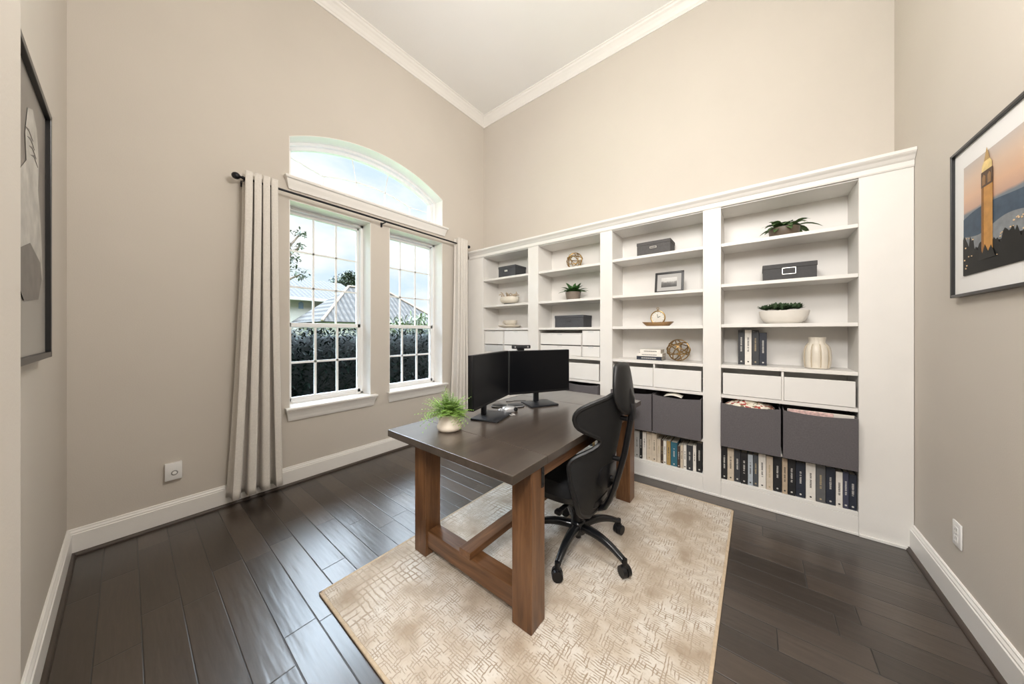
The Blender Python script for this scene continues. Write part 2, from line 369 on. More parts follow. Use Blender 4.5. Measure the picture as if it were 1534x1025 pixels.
def thing(name, label, cat, loc=(0, 0, 0), rz=0., group=None):
    o = bpy.data.objects.new(name, None); COL.objects.link(o); o.location = loc; o.rotation_euler = (0, 0, rz)
    o.empty_display_size = .05
    return tag(o, label, cat, group)
def struct(name, bm, mat, label, parent=None, smooth=False):
    o = obj(name, bm, mat, parent, smooth)
    if parent is None:
        o['kind'] = 'structure'; o['label'] = label; o['category'] = label.split()[-1] if False else name.split('_')[0]
    return o
def copy_tree(o, parent=None):
    c = o.copy(); COL.objects.link(c)
    if parent is not None: c.parent = parent
    for ch in list(o.children): copy_tree(ch, c)
    return c

# ------------------------------------------------------------------ room dimensions
RX, RY, CZ = 4.0, 3.605, 4.56          # window wall X=0, artwork wall Y=0, shelf wall Y=RY, right wall X=RX
TW = .28                               # outer wall thickness
HX, HY = 2.2, -2.4                     # hall behind the room opening
WIN = [(1.12, 1.856), (2.067, 2.815)]
WZ0, WZ1 = .68, 2.53
AY0, AY1, AZ0, AZS, AZT = 1.12, 2.82, 2.725, 3.09, 3.32

bm = BM(); box(bm, -TW, RX + .12, HY - .1, RY + .12, -.1, 0); struct('floor', bm, M['floor'], 'dark brown hand scraped hardwood plank floor')
bm = BM(); box(bm, -TW - .3, RX + .12, HY - .1, RY + .12, CZ, CZ + .15); struct('ceiling', bm, M['ceil'], 'high off white ceiling')
bm = BM(); box(bm, -TW, RX + .12, RY, RY + .12, 0, CZ); struct('wall_back', bm, M['wall'], 'beige wall above the white bookcases')
bm = BM(); box(bm, RX, RX + .12, HY, RY, 0, CZ); struct('wall_right', bm, M['wall'], 'beige wall with the tower photograph')
bm = BM(); box(bm, -TW, HX, -.12, 0, 0, CZ); struct('wall_side', bm, M['wall'], 'beige wall with the sculpture photograph')
# near end of that wall: bullnosed return by the room opening
bm = BM()
pl = [(HX, .109 - .02 * 0), (HX, -.12), (HX + .5, -.12), (HX + .5, .1)]
cr = .03; cx, cy = HX + cr, .109 - cr
pts = [(cx + cr * math.cos(a), cy + cr * math.sin(a)) for a in [PI / 2 + PI / 2 * k / 8 for k in range(9)]]
pts = pts + [(HX, -.12), (HX + .42, -.12), (HX + .42, .109)]
prism(bm, pts, lambda a, b, d: (a, b, d), 0, CZ)
struct('wall_near', bm, M['wall'], 'bullnosed wall end at the left edge of the room opening', smooth=True)
bm = BM(); box(bm, HX - .1, HX, HY, -.12, 0, CZ); struct('wall_hall', bm, M['wall'], 'hall wall behind the room')
bm = BM(); box(bm, HX - .1, RX + .12, HY - .1, HY, 0, CZ); struct('wall_front', bm, M['wall'], 'hall wall opposite the room')

# window wall with two rectangular openings and an arched one (built as solid pieces sharing one mesh)
def arch_z(y):
    h = (AY1 - AY0) / 2; c = (AY0 + AY1) / 2; rise = AZT - AZS; r = (h * h + rise * rise) / (2 * rise)
    return AZT - r + math.sqrt(max(0, r * r - (y - c) ** 2))
bm = BM()
def wb(y0, y1, z0, z1): box(bm, -TW, 0, y0, y1, z0, z1)
wb(-.12, AY0, 0, CZ); wb(AY1, RY, 0, CZ)
wb(AY0, AY1, 0, WZ0); wb(AY0, AY1, WZ1, AZ0)
wb(WIN[0][1], WIN[1][0], WZ0, WZ1); wb(WIN[1][1], AY1, WZ0, WZ1)
ap = [(AY0 + (AY1 - AY0) * k / 32) for k in range(33)]
prism(bm, [(y, arch_z(y)) for y in ap] + [(AY1, CZ), (AY0, CZ)], lambda a, b, d: (d, a, b), -TW, 0)
struct('wall_left', bm, M['wall'], 'beige wall with the windows')

# reveal lining of the openings (white painted returns)
def lining(bm, y0, y1, z0, z1, t=.006, top=True):
    box(bm, -TW + .02, .001, y0, y0 + t, z0, z1); box(bm, -TW + .02, .001, y1 - t, y1, z0, z1)
    if top: box(bm, -TW + .02, .001, y0, y1, z1 - t, z1)

# ---- windows
def sash(bm, X, y0, y1, z0, z1, st, rb, rt, dep):
    box(bm, X - dep, X, y0, y0 + st, z0, z1, .003); box(bm, X - dep, X, y1 - st, y1, z0, z1, .003)
    box(bm, X - dep, X, y0, y1, z0, z0 + rb, .003); box(bm, X - dep, X, y0, y1, z1 - rt, z1, .003)
for k, (y0, y1) in enumerate(WIN):
    bm = BM(); lining(bm, y0, y1, WZ0, WZ1)
    w = struct('window_%d' % (k + 1), bm, M['trim'], ['double hung grid window nearer the corner artwork', 'double hung grid window nearer the bookcases'][k])
    f = BM()   # outer frame
    fx = -.16
    box(f, fx - .09, fx, y0 + .006, y0 + .034, WZ0, WZ1 - .006, .002); box(f, fx - .09, fx, y1 - .034, y1 - .006, WZ0, WZ1 - .006, .002)
    box(f, fx - .09, fx, y0 + .006, y1 - .006, WZ1 - .034, WZ1 - .006, .002); box(f, fx - .09, fx, y0 + .006, y1 - .006, WZ0, WZ0 + .022, .002)
    fo = obj('window_frame', f, M['vinyl'], w)
    a, b = y0 + .03, y1 - .03
    zm = 1.418
    s = BM(); sash(s, -.205, a, b, zm - .022, WZ1 - .03, .022, .045, .03, .035); us = obj('upper_sash', s, M['vinyl'], w)
    s = BM(); sash(s, -.165, a, b, WZ0 + .012, zm + .022, .034, .045, .040, .035); ls = obj('lower_sash', s, M['vinyl'], w)
    # grids
    g = BM(); gy0, gy1, gz0, gz1 = a + .022, b - .022, zm + .023, WZ1 - .06
    for i in (1, 2):
        yy = gy0 + (gy1 - gy0) * i / 3; box(g, -.228, -.214, yy - .008, yy + .008, gz0, gz1)
        zz = gz0 + (gz1 - gz0) * i / 3; box(g, -.228, -.214, gy0, gy1, zz - .008, zz + .008)
    obj('muntin', g, M['vinyl'], us)
    g = BM(); box(g, -.2235, -.2185, gy0, gy1, gz0, gz1); obj('pane', g, M['glass'], us)
    g = BM(); gy0, gy1, gz0, gz1 = a + .034, b - .034, WZ0 + .057, zm - .018
    for i in (1, 2):
        yy = gy0 + (gy1 - gy0) * i / 3; box(g, -.19, -.174, yy - .010, yy + .010, gz0, gz1)
    zz = (gz0 + gz1) / 2 - .005; box(g, -.19, -.174, gy0, gy1, zz - .010, zz + .010)
    obj('muntin', g, M['vinyl'], ls)
    g = BM(); box(g, -.1845, -.1795, gy0, gy1, gz0, gz1); obj('pane', g, M['glass'], ls)
    s = BM()   # stool and moulded apron
    o0, o1 = y0 - .036, y1 + .052
    box(s, -.16, .001, y0 + .001, y1 - .001, WZ0 - .02, WZ0 + .004)
    prof = [(0, WZ0 + .004), (.058, WZ0 + .004), (.062, WZ0 - .006), (.058, WZ0 - .018), (.044, WZ0 - .022), (.044, WZ0 - .032), (.034, WZ0 - .05), (.024, WZ0 - .078), (.020, WZ0 - .098), (.014, WZ0 - .115), (0, WZ0 - .115)]
    n = len(prof)
    rr = []
    for (yy, sgn) in ((o0, 1), (o1, -1)):
        rr.append([(x, yy + sgn * (.062 - x) * .55 * (1 if i > 2 else 0), z) for i, (x, z) in enumerate(prof)])
    loft(s, rr)
    obj('window_sill', s, M['trim'], w)

# ---- arched transom
bm = BM()
t_ = .006
def arch_in(y, d):
    c = (AY0 + AY1) / 2; return arch_z(y) - d
box(bm, -TW + .02, .001, AY0, AY0 + t_, AZ0, AZS); box(bm, -TW + .02, .001, AY1 - t_, AY1, AZ0, AZS)
prism(bm, [(y, arch_z(y)) for y in ap] + [(y, arch_z(y) - t_) for y in ap[::-1]], lambda a, b, d: (d, a, b), -TW + .02, .001)
w3 = struct('window_3', bm, M['trim'], 'arched transom window above both sash windows', smooth=True)
f = BM()
def arch_frame(f, ins, wd, X0, X1):
    y0, y1 = AY0 + ins, AY1 - ins
    A = [(y0 + (y1 - y0) * k / 32) for k in range(33)]
    B = [(y0 + wd + (y1 - y0 - 2 * wd) * k / 32) for k in range(33)]
    prism(f, [(y, arch_z(y) - ins) for y in A] + [(y, arch_z(y) - ins - wd) for y in B[::-1]], lambda a, b, d: (d, a, b), X0, X1)
    box(f, X0, X1, y0, y0 + wd, AZ0, arch_z(y0) - ins - .001); box(f, X0, X1, y1 - wd, y1, AZ0, arch_z(y1) - ins - .001)
    box(f, X0, X1, y0, y1, AZ0, AZ0 + wd * .8)
arch_frame(f, .006, .028, -.25, -.15); arch_frame(f, .034, .032, -.24, -.19)
obj('window_frame', f, M['vinyl'], w3)
g = BM()
gl = AZ0 + .03
ins = .07
jy = [1.97 + (i - 1.5) * .335 for i in range(4)]
def inner_z(y): return 3.015 - .30 * (y - 1.97) ** 2
A = [jy[0] + (jy[3] - jy[0]) * k / 24 for k in range(25)]
prism(g, [(y, inner_z(y) + .006) for y in A] + [(y, inner_z(y) - .006) for y in A[::-1]], lambda a, b, d: (d, a, b), -.228, -.214)
ends = [(AY0 + .045, 3.015), (1.76, None), (2.18, None), (AY1 - .06, 2.96)]
for y, (ey, ez) in zip(jy, ends):
    box(g, -.228, -.214, y - .006, y + .006, gl, inner_z(y))
    ez = (arch_z(ey) - .066) if ez is None else ez
    tube(g, [(-.221, y, inner_z(y)), (-.221, ey, ez)], .0065, 6)
obj('muntin', g, M['vinyl'], w3)
g = BM()
A = [AY0 + .05 + (AY1 - AY0 - .1) * k / 32 for k in range(33)]
prism(g, [(y, arch_z(y) - .055) for y in A] + [(AY1 - .05, gl - .01), (AY0 + .05, gl - .01)], lambda a, b, d: (d, a, b), -.2235, -.2185)
obj('pane', g, M['glass'], w3)
s = BM()
prof = [(-.15, AZ0 + .004), (.055, AZ0 + .004), (.060, AZ0 - .006), (.056, AZ0 - .018), (.042, AZ0 - .024), (.036, AZ0 - .046), (.024, AZ0 - .08), (.016, AZ0 - .106), (0, AZ0 - .106), (0, AZ0 - .004), (-.15, AZ0 - .004)]
rr = []
for (yy, sgn) in ((AY0 - .04, 1), (AY1 + .055, -1)):
    rr.append([(x, (yy + sgn * (max(0, .06 - x) * .8 if 2 < i < 9 else 0)) if x > -.01 and i not in (0, 10) else (AY0 if sgn > 0 else AY1), z) for i, (x, z) in enumerate(prof)])
# front moulding and inner board separately for clean meshes
p2 = [(0, AZ0 + .004), (.055, AZ0 + .004), (.060, AZ0 - .006), (.056, AZ0 - .018), (.042, AZ0 - .024), (.036, AZ0 - .046), (.024, AZ0 - .08), (.016, AZ0 - .106), (0, AZ0 - .106)]
rr = [[(x, yy + sgn * ((.06 - x) * .75 if i > 2 else 0), z) for i, (x, z) in enumerate(p2)] for yy, sgn in ((AY0 - .04, 1), (AY1 + .055, -1))]
loft(s, rr); box(s, -.16, .001, AY0 + .002, AY1 - .002, AZ0 - .01, AZ0 + .004)
obj('window_sill', s, M['trim'], w3)

# ---- crown moulding, baseboards
CP = [(0, -.115), (.012, -.115), (.018, -.10), (.026, -.092), (.040, -.07), (.062, -.045), (.078, -.032), (.086, -.018), (.098, -.012), (.098, 0), (0, 0)]
def moulding(name, prof, z, p0, p1, nrm, label, e0=0, e1=0, mat='trim'):
    """profile swept p0->p1; nrm points into the room; e0/e1 mitre ends"""
    bm = BM(); p0 = Vector((p0[0], p0[1], z)); p1 = Vector((p1[0], p1[1], z)); d = (p1 - p0).normalized(); n = Vector((nrm[0], nrm[1], 0))
    loft(bm, [[p0 + n * a + d * (a * e0) + Vector((0, 0, b)) for a, b in prof], [p1 + n * a - d * (a * e1) + Vector((0, 0, b)) for a, b in prof]])
    o = obj(name, bm, M[mat]); o['kind'] = 'structure'; o['label'] = label; o['category'] = 'trim'
    return o
moulding('trim_1', CP, CZ, (0, 0), (0, RY), (1, 0), 'crown moulding over the window wall', 1, 1)
moulding('trim_2', CP, CZ, (0, RY), (RX, RY), (0, -1), 'crown moulding over the bookcase wall', 1, 1)
moulding('trim_3', CP, CZ, (RX, RY), (RX, HY), (-1, 0), 'crown moulding over the tower photograph wall', 1, 0)
moulding('trim_4', CP, CZ, (0, 0), (HX, 0), (0, 1), 'crown moulding over the sculpture photograph wall', 1, 0)
BP = [(0, .002), (.019, .002), (.019, .128), (.015, .132), (.015, .140), (.009, .150), (.009, .156), (.005, .16), (0, .16)]
SP = [(.019, 0), (.036, 0), (.035, .008), (.031, .015), (.025, .019), (.019, .020)]
moulding('baseboard_left', BP, 0, (0, 0), (0, RY), (1, 0), 'white baseboard under the windows', 1, 0)
moulding('baseboard_side', BP, 0, (0, 0), (HX, 0), (0, 1), 'white baseboard under the sculpture photograph', 1, 0)
moulding('baseboard_right', BP, 0, (RX, 3.249), (RX, HY), (-1, 0), 'white baseboard under the tower photograph', 0, 0)
moulding('trim_5', SP, 0, (0, 0), (0, RY), (1, 0), 'dark shoe moulding under the window wall baseboard', 1, 0, 'shoe')
moulding('trim_6', SP, 0, (0, 0), (HX, 0), (0, 1), 'dark shoe moulding under the artwork wall baseboard', 1, 0, 'shoe')
moulding('trim_7', SP, 0, (RX, 3.249), (RX, HY), (-1, 0), 'dark shoe moulding under the right baseboard', 0, 0, 'shoe')

# ------------------------------------------------------------------ outlets
def outlet(name, label, cat, loc, rz, w, h, plug):
    t = thing(name, label, cat, loc, rz)   # local: faces +x, y across
    b = BM(); box(b, 0, .007 if not plug else .028, -w / 2, w / 2, -h / 2, h / 2, .003); obj('cover_plate', b, M['outlet'], t, True)
    b = BM()
    if plug:
        lathe(b, [(.017, 0), (.017, .002), (.013, .0025)], 20)
        o = obj('socket', b, M['slot'], t, True); o.rotation_euler = (0, PI / 2, 0); o.location = (.0281, .004, -.01)
        b = BM(); lathe(b, [(.011, 0), (.011, .003), (.008, .004)], 16); p = obj('socket_insert', b, M['outlet'], o, True); p.location = (0, 0, .0025)
    else:
        for dz in (.021, -.021):
            b = BM(); box(b, .0068, .0085, -.017, .017, dz - .014, dz + .014, .002)
            s = obj('socket', b, M['outlet'], t)
            b = BM(); box(b, .0084, .0090, -.008, -.006, dz - .004, dz + .006); box(b, .0084, .0090, .006, .008, dz - .004, dz + .006); obj('slot', b, M['slot'], s)
        b = BM(); cyl(b, (.006, 0, 0), (.0082, 0, 0), .003, n=10); obj('screw', b, M['slot'], t)
    return t
outlet('wall_outlet', 'boxy white outlet cover low on the beige wall left of the curtain', 'outlet', (0.001, .43, .37), 0, .083, .118, True)
outlet('wall_outlet', 'flat white outlet plate low on the right wall below the tower photograph', 'outlet', (RX - .001, 2.72, .375), PI, .078, .118, False)

# ------------------------------------------------------------------ curtains and rod
t = thing('curtain_rod', 'black curtain rod with ball finials across both windows', 'curtain rod', (.09, 0, 2.56))
b = BM(); cyl(b, (0, .79, .002), (0, 3.165, -.016), .0095, n=14); obj('rod', b, M['rodm'], t, True)
for y, s, z in ((.775, -1, .002), (3.185, 1, -.016)):
    b = BM()
    pr = [(.004, -.022), (.012, -.021), (.013, -.012), (.008, -.008), (.010, .0), (.019, .006), (.026, .018), (.027, .030), (.020, .044), (.008, .051)]
    lathe(b, pr, 18)
    k = .8 if s > 0 else 1.
    bmesh.ops.transform(b, matrix=Matrix.Translation((0, y + s * .0, z)) @ Matrix.Rotation(-s * PI / 2, 4, 'X') @ Matrix.Scale(k, 4), verts=b.verts[:])
    obj('finial', b, M['rodm'], t, True)
for y in (.80, 1.972, 3.14):
    b = BM(); zz = .002 - .018 * (y - .79) / 2.37
    box(b, -.088, -.080, y - .009, y + .009, zz - .045, zz + .005, .001); cyl(b, (-.085, y, zz - .012), (.0, y, zz - .012), .006, n=10)
    box(b, -.086, -.004, y - .005, y + .005, zz - .017, zz - .006, .001); box(b, -.013, -.006, y - .005, y + .005, zz - .017, zz + .006, .001)
    obj('bracket', b, M['rodm'], t, True)
def curtain(label, yt0, yt1, yb0, yb1, npl, seed, zb):
    r = random.Random(seed)
    ph = [r.uniform(-.25, .25) for _ in range(12)]
    def fn(u, v):
        z = 2.615 + (zb - 2.615) * v
        k = v ** 1.5
        y0 = yt0 + (yb0 - yt0) * k; y1 = yt1 + (yb1 - yt1) * k
        a = u * npl * 2 * PI
        i = int(u * npl); wob = .35 * math.sin(2.3 * v + i * 1.7 + ph[i % 12] * 6) * v
        c = math.cos(a + wob)
        x = .092 + (.040 + .012 * v) * math.tanh(2.0 * -c) / math.tanh(2.0) + .008 * math.sin(3 * v + i)
        y = y0 + (y1 - y0) * u + (.014 - .003 * v) * math.sin(2 * a)
        flare = max(0, v - .93) / .07
        x += .012 * flare * flare * -c
        return (x, y, z - .004 * c * v)
    b = BM(); grid(b, fn, npl * 22, 46)
    t = thing('curtain', label, 'curtain', (0, (yb0 + yb1) / 2, 0))
    bmesh.ops.translate(b, vec=(0, -(yb0 + yb1) / 2, 0), verts=b.verts[:])
    pan = obj('panel', b, M['curtain'], t, True, solid=.0035)
    h = BM()
    def hem(u, v):
        p = fn(u, 1 - .028 + .0 * v); q = fn(u, .972 + .0015 * v); n = .0026
        return (q[0] + n * (1 if q[0] > .092 else -1), q[1] - (yb0 + yb1) / 2, q[2])
    grid(h, hem, npl * 22, 1); obj('hem_stitch', h, M['curtain'], pan, True)
    return t
curtain('greige linen curtain panel left of the windows, hanging to the baseboard', .795, 1.012, .70, 1.062, 4, 3, .075)
curtain('greige linen curtain panel bunched between the right window and the bookcase', 2.975, 3.15, 2.90, 3.19, 4, 5, .075)

# ------------------------------------------------------------------ rug
t = thing('area_rug', 'cream and taupe distressed pattern rug under the desk and chair', 'rug', (2.29, 1.955, .001))
b = BM(); box(b, -.802, .802, -1.102, 1.102, 0, .010, .003); obj('pile', b, M['rug'], t)
b = BM()
for (x0, x1, y0, y1) in ((-.815, -.800, -1.115, 1.115), (.800, .815, -1.115, 1.115), (-.815, .815, -1.115, -1.100), (-.815, .815, 1.100, 1.115)): box(b, x0, x1, y0, y1, 0, .0108, .003)
obj('bound_edge', b, M['rugedge'], t)
RUGZ = .011

# ------------------------------------------------------------------ desk
DX0, DX1, DY0, DY1, DT, TH = 1.515, 2.468, 1.195, 2.955, .769, .040
t = thing('desk', 'dark brown wooden trestle desk with thick square legs on the rug', 'desk', (2.0, 2.05, RUGZ))
def dl(v): return (v[0] - 2.0, v[1] - 2.05, v[2] - RUGZ)
def dbox(b, x0, x1, y0, y1, z0, z1, bev=.004): box(b, x0 - 2., x1 - 2., y0 - 2.05, y1 - 2.05, z0 - RUGZ, z1 - RUGZ, bev)
b = BM(); dbox(b, DX0, DX1, DY0 + .2655, DY1 - .46, DT - TH, DT, .002); top = obj('tabletop', b, M['desktop'], t)
b = BM(); dbox(b, DX0, DX1, DY0, DY0 + .2645, DT - TH, DT, .003); obj('breadboard_end', b, M['desktop'], t)
b = BM(); dbox(b, DX0, DX1, DY1 - .459, DY1, DT - TH, DT, .003); obj('breadboard_end', b, M['desktop'], t)
LW = .110
LEGS = []
for x0 in (1.588, 2.354):
    for y0 in (1.332, 2.678):
        b = BM(); dbox(b, x0, x0 + LW, y0, y0 + LW, RUGZ, DT - TH, .004); lg = obj('leg', b, M['leg'], t); LEGS.append(lg)
        if x0 > 2:   # iron corner strap with bolts on the outer face
            b = BM(); yy = y0 + .078 if y0 < 2 else y0 + .008
            dbox(b, x0 + LW - .001, x0 + LW + .004, yy, yy + .022, .635, DT - TH - .002, .001); st = obj('strap', b, M['iron'], lg)
            for z in (.652, .700):
                b = BM(); cyl(b, dl((x0 + LW + .003, yy + .011, z)), dl((x0 + LW + .008, yy + .011, z)), .005, n=8); obj('bolt', b, M['iron'], lg)
for y0 in (1.345, 2.691):
    b = BM(); dbox(b, 1.699, 2.353, y0, y0 + .085, .066, .1625, .003); obj('crossbeam', b, M['legx'], t)
b = BM(); dbox(b, 1.992, 2.074, 1.333, 2.787, .163, .200, .003); obj('stretcher', b, M['legy'], t)
b = BM(); dbox(b, 2.425, 2.448, 1.4425, 2.6775, .668, DT - TH - .0005, .002); obj('apron', b, M['legy'], t)
b = BM(); dbox(b, 1.602, 1.625, 1.4425, 2.6775, .668, DT - TH - .0005, .002); obj('apron', b, M['legy'], t)
for y0 in (1.365, 2.700):
    b = BM(); dbox(b, 1.699, 2.353, y0, y0 + .03, .69, DT - TH - .0005, .002); obj('apron', b, M['legx'], t)

# ------------------------------------------------------------------ monitors
def monitor(label, xl, yl, xr, yr, z0, z1, bc, brz):
    """screen from left edge (xl,yl) to right edge (xr,yr) as the viewer sees it"""
    cx, cy = (xl + xr) / 2, (yl + yr) / 2
    w = math.hypot(xr - xl, yr - yl); a = math.atan2(yr - yl, xr - xl)     # local +x along the screen, -y towards viewer
    t = thing('monitor', label, 'monitor', (cx, cy, DT), a)
    h0, h1 = z0 - DT, z1 - DT
    b = BM(); box(b, -w / 2, w / 2, -.004, .030, h0, h1, .004); box(b, -w / 2 + .08, w / 2 - .08, .028, .050, h0 + .05, h1 - .05, .012); obj('case', b, M['plastic'], t, True)
    b = BM(); box(b, -w / 2 + .006, w / 2 - .006, -.0050, -.0036, h0 + .016, h1 - .006); obj('screen', b, M['screen'], t)
    b = BM(); box(b, -w / 2 + .001, w / 2 - .001, -.0062, -.004, h0, h0 + .015, .001); obj('bezel', b, M['plastic'], t)
    # neck and plate
    b = BM(); c, s = math.cos(-a), math.sin(-a); dx, dy = bc[0] - cx, bc[1] - cy
    lx, ly = dx * c - dy * s, dx * s + dy * c
    box(b, lx - .022, lx + .022, .050, .074, .012, h0 + .18, .004); box(b, lx - .04, lx + .04, .045, .056, h0 + .09, h0 + .19, .004)
    obj('neck', b, M['stand'], t, True)
    b = BM()
    vs = box(b, -.12, .12, -.10, .10, 0, .012, .003)
    bmesh.ops.transform(b, matrix=Matrix.Translation((lx, .0, 0)) @ Matrix.Rotation(brz, 4, 'Z') , verts=b.verts[:])
    obj('base_plate', b, M['stand'], t, True)
    return t
monitor('black monitor angled beside the potted fern, left of the pair', 1.892, 1.525, 1.739, 2.056, .868, 1.209, (1.80, 1.78), 0.)
monitor('black monitor facing the chair at the far end of the desk, right of the pair', 1.733, 2.075, 1.995, 2.559, .862, 1.205, (1.86, 2.31), 0.)
t = thing('webcam', 'small black bar camera perched on top of the right hand monitor', 'webcam', (1.772, 2.178, 1.206), math.atan2(2.559 - 2.075, 1.995 - 1.733))
b = BM(); box(b, -.075, .082, -.012, .018, .014, .042, .006); obj('body', b, M['stand'], t, True)
b = BM(); box(b, -.028, .028, -.006, .022, 0, .016, .003); obj('clip', b, M['plastic'], t)
for lx in (.055, -.055):
    b = BM(); cyl(b, (lx, -.0135, .028), (lx, -.010, .028), .0065, n=14); obj('lens', b, M['chrome'], t, True)

# ------------------------------------------------------------------ desk clutter
def desk_flat(name, label, cat, x, y, rz, a, bb, h, mat, ring=None):
    t = thing(name, label, cat, (x, y, DT), rz)
    b = BM()
    loft(b, [[(p[0] * k, p[1] * k, z) for p in sell(a, bb, 26, 3.2)] for k, z in ((.96, 0), (1, .002), (1, h - .002), (.94, h))])
    obj('body', b, M[mat], t, True)
    b = BM(); pp = sell(a * .97, bb * .97, 40, 3.2); tube(b, [(p[0], p[1], h - .003) for p in pp], .0025, 6, True); obj('rim', b, M[ring or 'chrome'], t, True)
    return t
desk_flat('charging_pad', 'black charging pad with pale rim on the desk between the monitors, nearer the left screen', 'charging pad', 1.662, 2.045, .5, .062, .05, .010, 'plastic')
desk_flat('charging_pad', 'black charging pad with pale rim beside the right monitor base', 'charging pad', 1.758, 2.128, .9, .066, .055, .012, 'stand')
t = thing('computer_mouse', 'silver and black computer mouse lying on the desk between the monitor bases', 'computer mouse', (1.808, 1.985, DT), 1.0)
b = BM(); loft(b, [sell3 for sell3 in [[(p[0], p[1], z) for p in sell(.058 * k, .034 * k, 24, 2.5, (dx, 0))] for k, z, dx in ((.95, 0, 0), (1, .008, 0), (.95, .020, .0), (.75, .030, -.005), (.35, .036, -.008))]]); obj('shell', b, M['chrome'], t, True)
b = BM(); loft(b, [[(p[0], p[1], z) for p in sell(.022 * k, .034 * k, 18, 3., (.040, 0))] for k, z in ((.9, .002), (1.05, .012), (1., .021), (.6, .026))]); obj('button', b, M['gloss'], t, True)
def wander(x, y, r, turns, n, seed, z=DT + .003):
    rr = random.Random(seed); p = []
    for i in range(n):
        a = 2 * PI * turns * i / n
        p.append((x + r * (1 + .25 * math.sin(a * .63 + seed)) * math.cos(a), y + r * .7 * (1 + .2 * math.cos(a * .41)) * math.sin(a), z + .0035 * (i / n) + .002 * math.sin(3 * a)))
    return p
def cable(label, pts, mat, r=.002):
    c = pts[0]
    b = BM(); tube(b, [(p[0] - c[0], p[1] - c[1], p[2] - DT) for p in pts], r, 6)
    o = obj('cable', b, M[mat], None, True, (c[0], c[1], DT)); return tag(o, label, 'cable')
cable('pale cable coiled in a small loop on the desk in front of the mouse', wander(1.885, 1.905, .030, 2.2, 50, 2), 'cable')
cable('thin dark cable trailing across the desk behind the right monitor base', [(1.60 + .10 * k / 14 + .01 * math.sin(k * .6), 2.20 + .13 * k / 14, DT + .003) for k in range(15)], 'plastic')
cable('silver earphone cord tangled beside the left monitor base', wander(1.765, 1.955, .032, 3.1, 60, 5, DT + .004), 'chrome', .0022)

# ------------------------------------------------------------------ potted fern on the desk
t = thing('potted_fern', 'bright green fern in a cream tapered pot on the near end of the desk', 'potted plant', (1.805, 1.425, DT))
b = BM(); lathe(b, [(.055, 0), (.066, .004), (.0735, .016), (.0745, .026), (.070, .034), (.0615, .062), (.055, .086), (.0525, .094), (.0505, .096), (.048, .094), (.048, .080)], 36, cap1=False); obj('pot', b, M['potclay'], t, True)
b = BM(); lathe(b, [(.0485, .078), (.047, .083), (.02, .086)], 20); obj('soil', b, M['soil'], t, True)
b = BM()
for i in range(190):
    a = R.uniform(0, 2 * PI); el = R.uniform(.36, 1.5); ln = R.uniform(.13, .215)
    d = Vector((math.cos(a) * math.cos(el), math.sin(a) * math.cos(el), math.sin(el)))
    if d.x * .66 + d.y * .75 > .6: ln *= .68
    p0 = Vector((R.uniform(-.022, .022), R.uniform(-.022, .022), .085)); n = 9; dr = R.uniform(.15, .7)
    pts = [p0 + d * ln * k / n - Vector((0, 0, 1)) * dr * ln * (k / n) ** 2 for k in range(n + 1)]
    tube(b, pts, lambda s: .0011 * (1 - .7 * s), 3)
    for k in range(2, n + 1):
        tdir = (pts[k] - pts[k - 1]).normalized(); side = tdir.cross(Vector((0, 0, 1)));
        if side.length < .01: side = Vector((1, 0, 0))
        side.normalize(); ll = .021 * math.sin(PI * (k / (n + 1)) ** .8) + .005
        for sg in (-1, 1):
            leaf(b, pts[k], side * sg + tdir * .55, (0, 0, 1), ll, .0031, .15, 2, .1)
obj('fronds', b, M['fern'], t, False)

# ------------------------------------------------------------------ office chair (faces -X, towards the desk)
CX, CY = 2.362, 1.99
t = thing('office_chair', 'black ergonomic mesh office chair with headrest, pushed up to the desk', 'office chair', (CX, CY, RUGZ))
def cl(x, y, z): return (x - CX, y - CY, z - RUGZ)
# star base : arms with casters
b = BM(); lathe(b, [(.030, .085), (.046, .092), (.050, .105), (.050, .150), (.040, .165), (.030, .170)], 24); obj('hub', b, M['gloss'], t, True)
b = BM(); lathe(b, [(.010, .052), (.018, .056), (.018, .165), (.033, .166), (.033, .235), (.026, .237), (.026, .315)], 20); obj('gas_cylinder', b, M['plastic'], t, True)
for k in range(5):
    a = math.radians(-84 + 72 * k); ca, sa = math.cos(a), math.sin(a)
    b = BM(); rings = []
    for j in range(11):
        s = j / 10; r = .035 + .278 * s; z = .132 + .012 * math.sin(s * PI) - .046 * s ** 2.2; hw = .029 - .011 * s; hh = .024 - .008 * s
        ring = []
        for p in sell(hw, hh, 12, 2.6): ring.append((ca * r - sa * p[0], sa * r + ca * p[0], z + p[1]))
        rings.append(ring)
    loft(b, rings); arm = obj('base_leg', b, M['gloss'], t, True)
    b = BM(); ex, ey = ca * .318, sa * .318
    cyl(b, (ex, ey, .060), (ex, ey, .098), .014, n=12)
    wa = a + .5 + .7 * k; wx, wy = math.cos(wa), math.sin(wa)
    for sg in (-1, 1):
        cyl(b, (ex + wx * .004 * sg, ey + wy * .004 * sg, .032), (ex + wx * .026 * sg, ey + wy * .026 * sg, .032), .0315, .029, n=22)
    cyl(b, (ex - wx * .02, ey - wy * .02, .036), (ex + wx * .02, ey + wy * .02, .036), .022, n=14)
    box(b, ex - .016, ex + .016, ey - .016, ey + .016, .045, .066, .005)
    obj('caster', b, M['plastic'], arm, True)
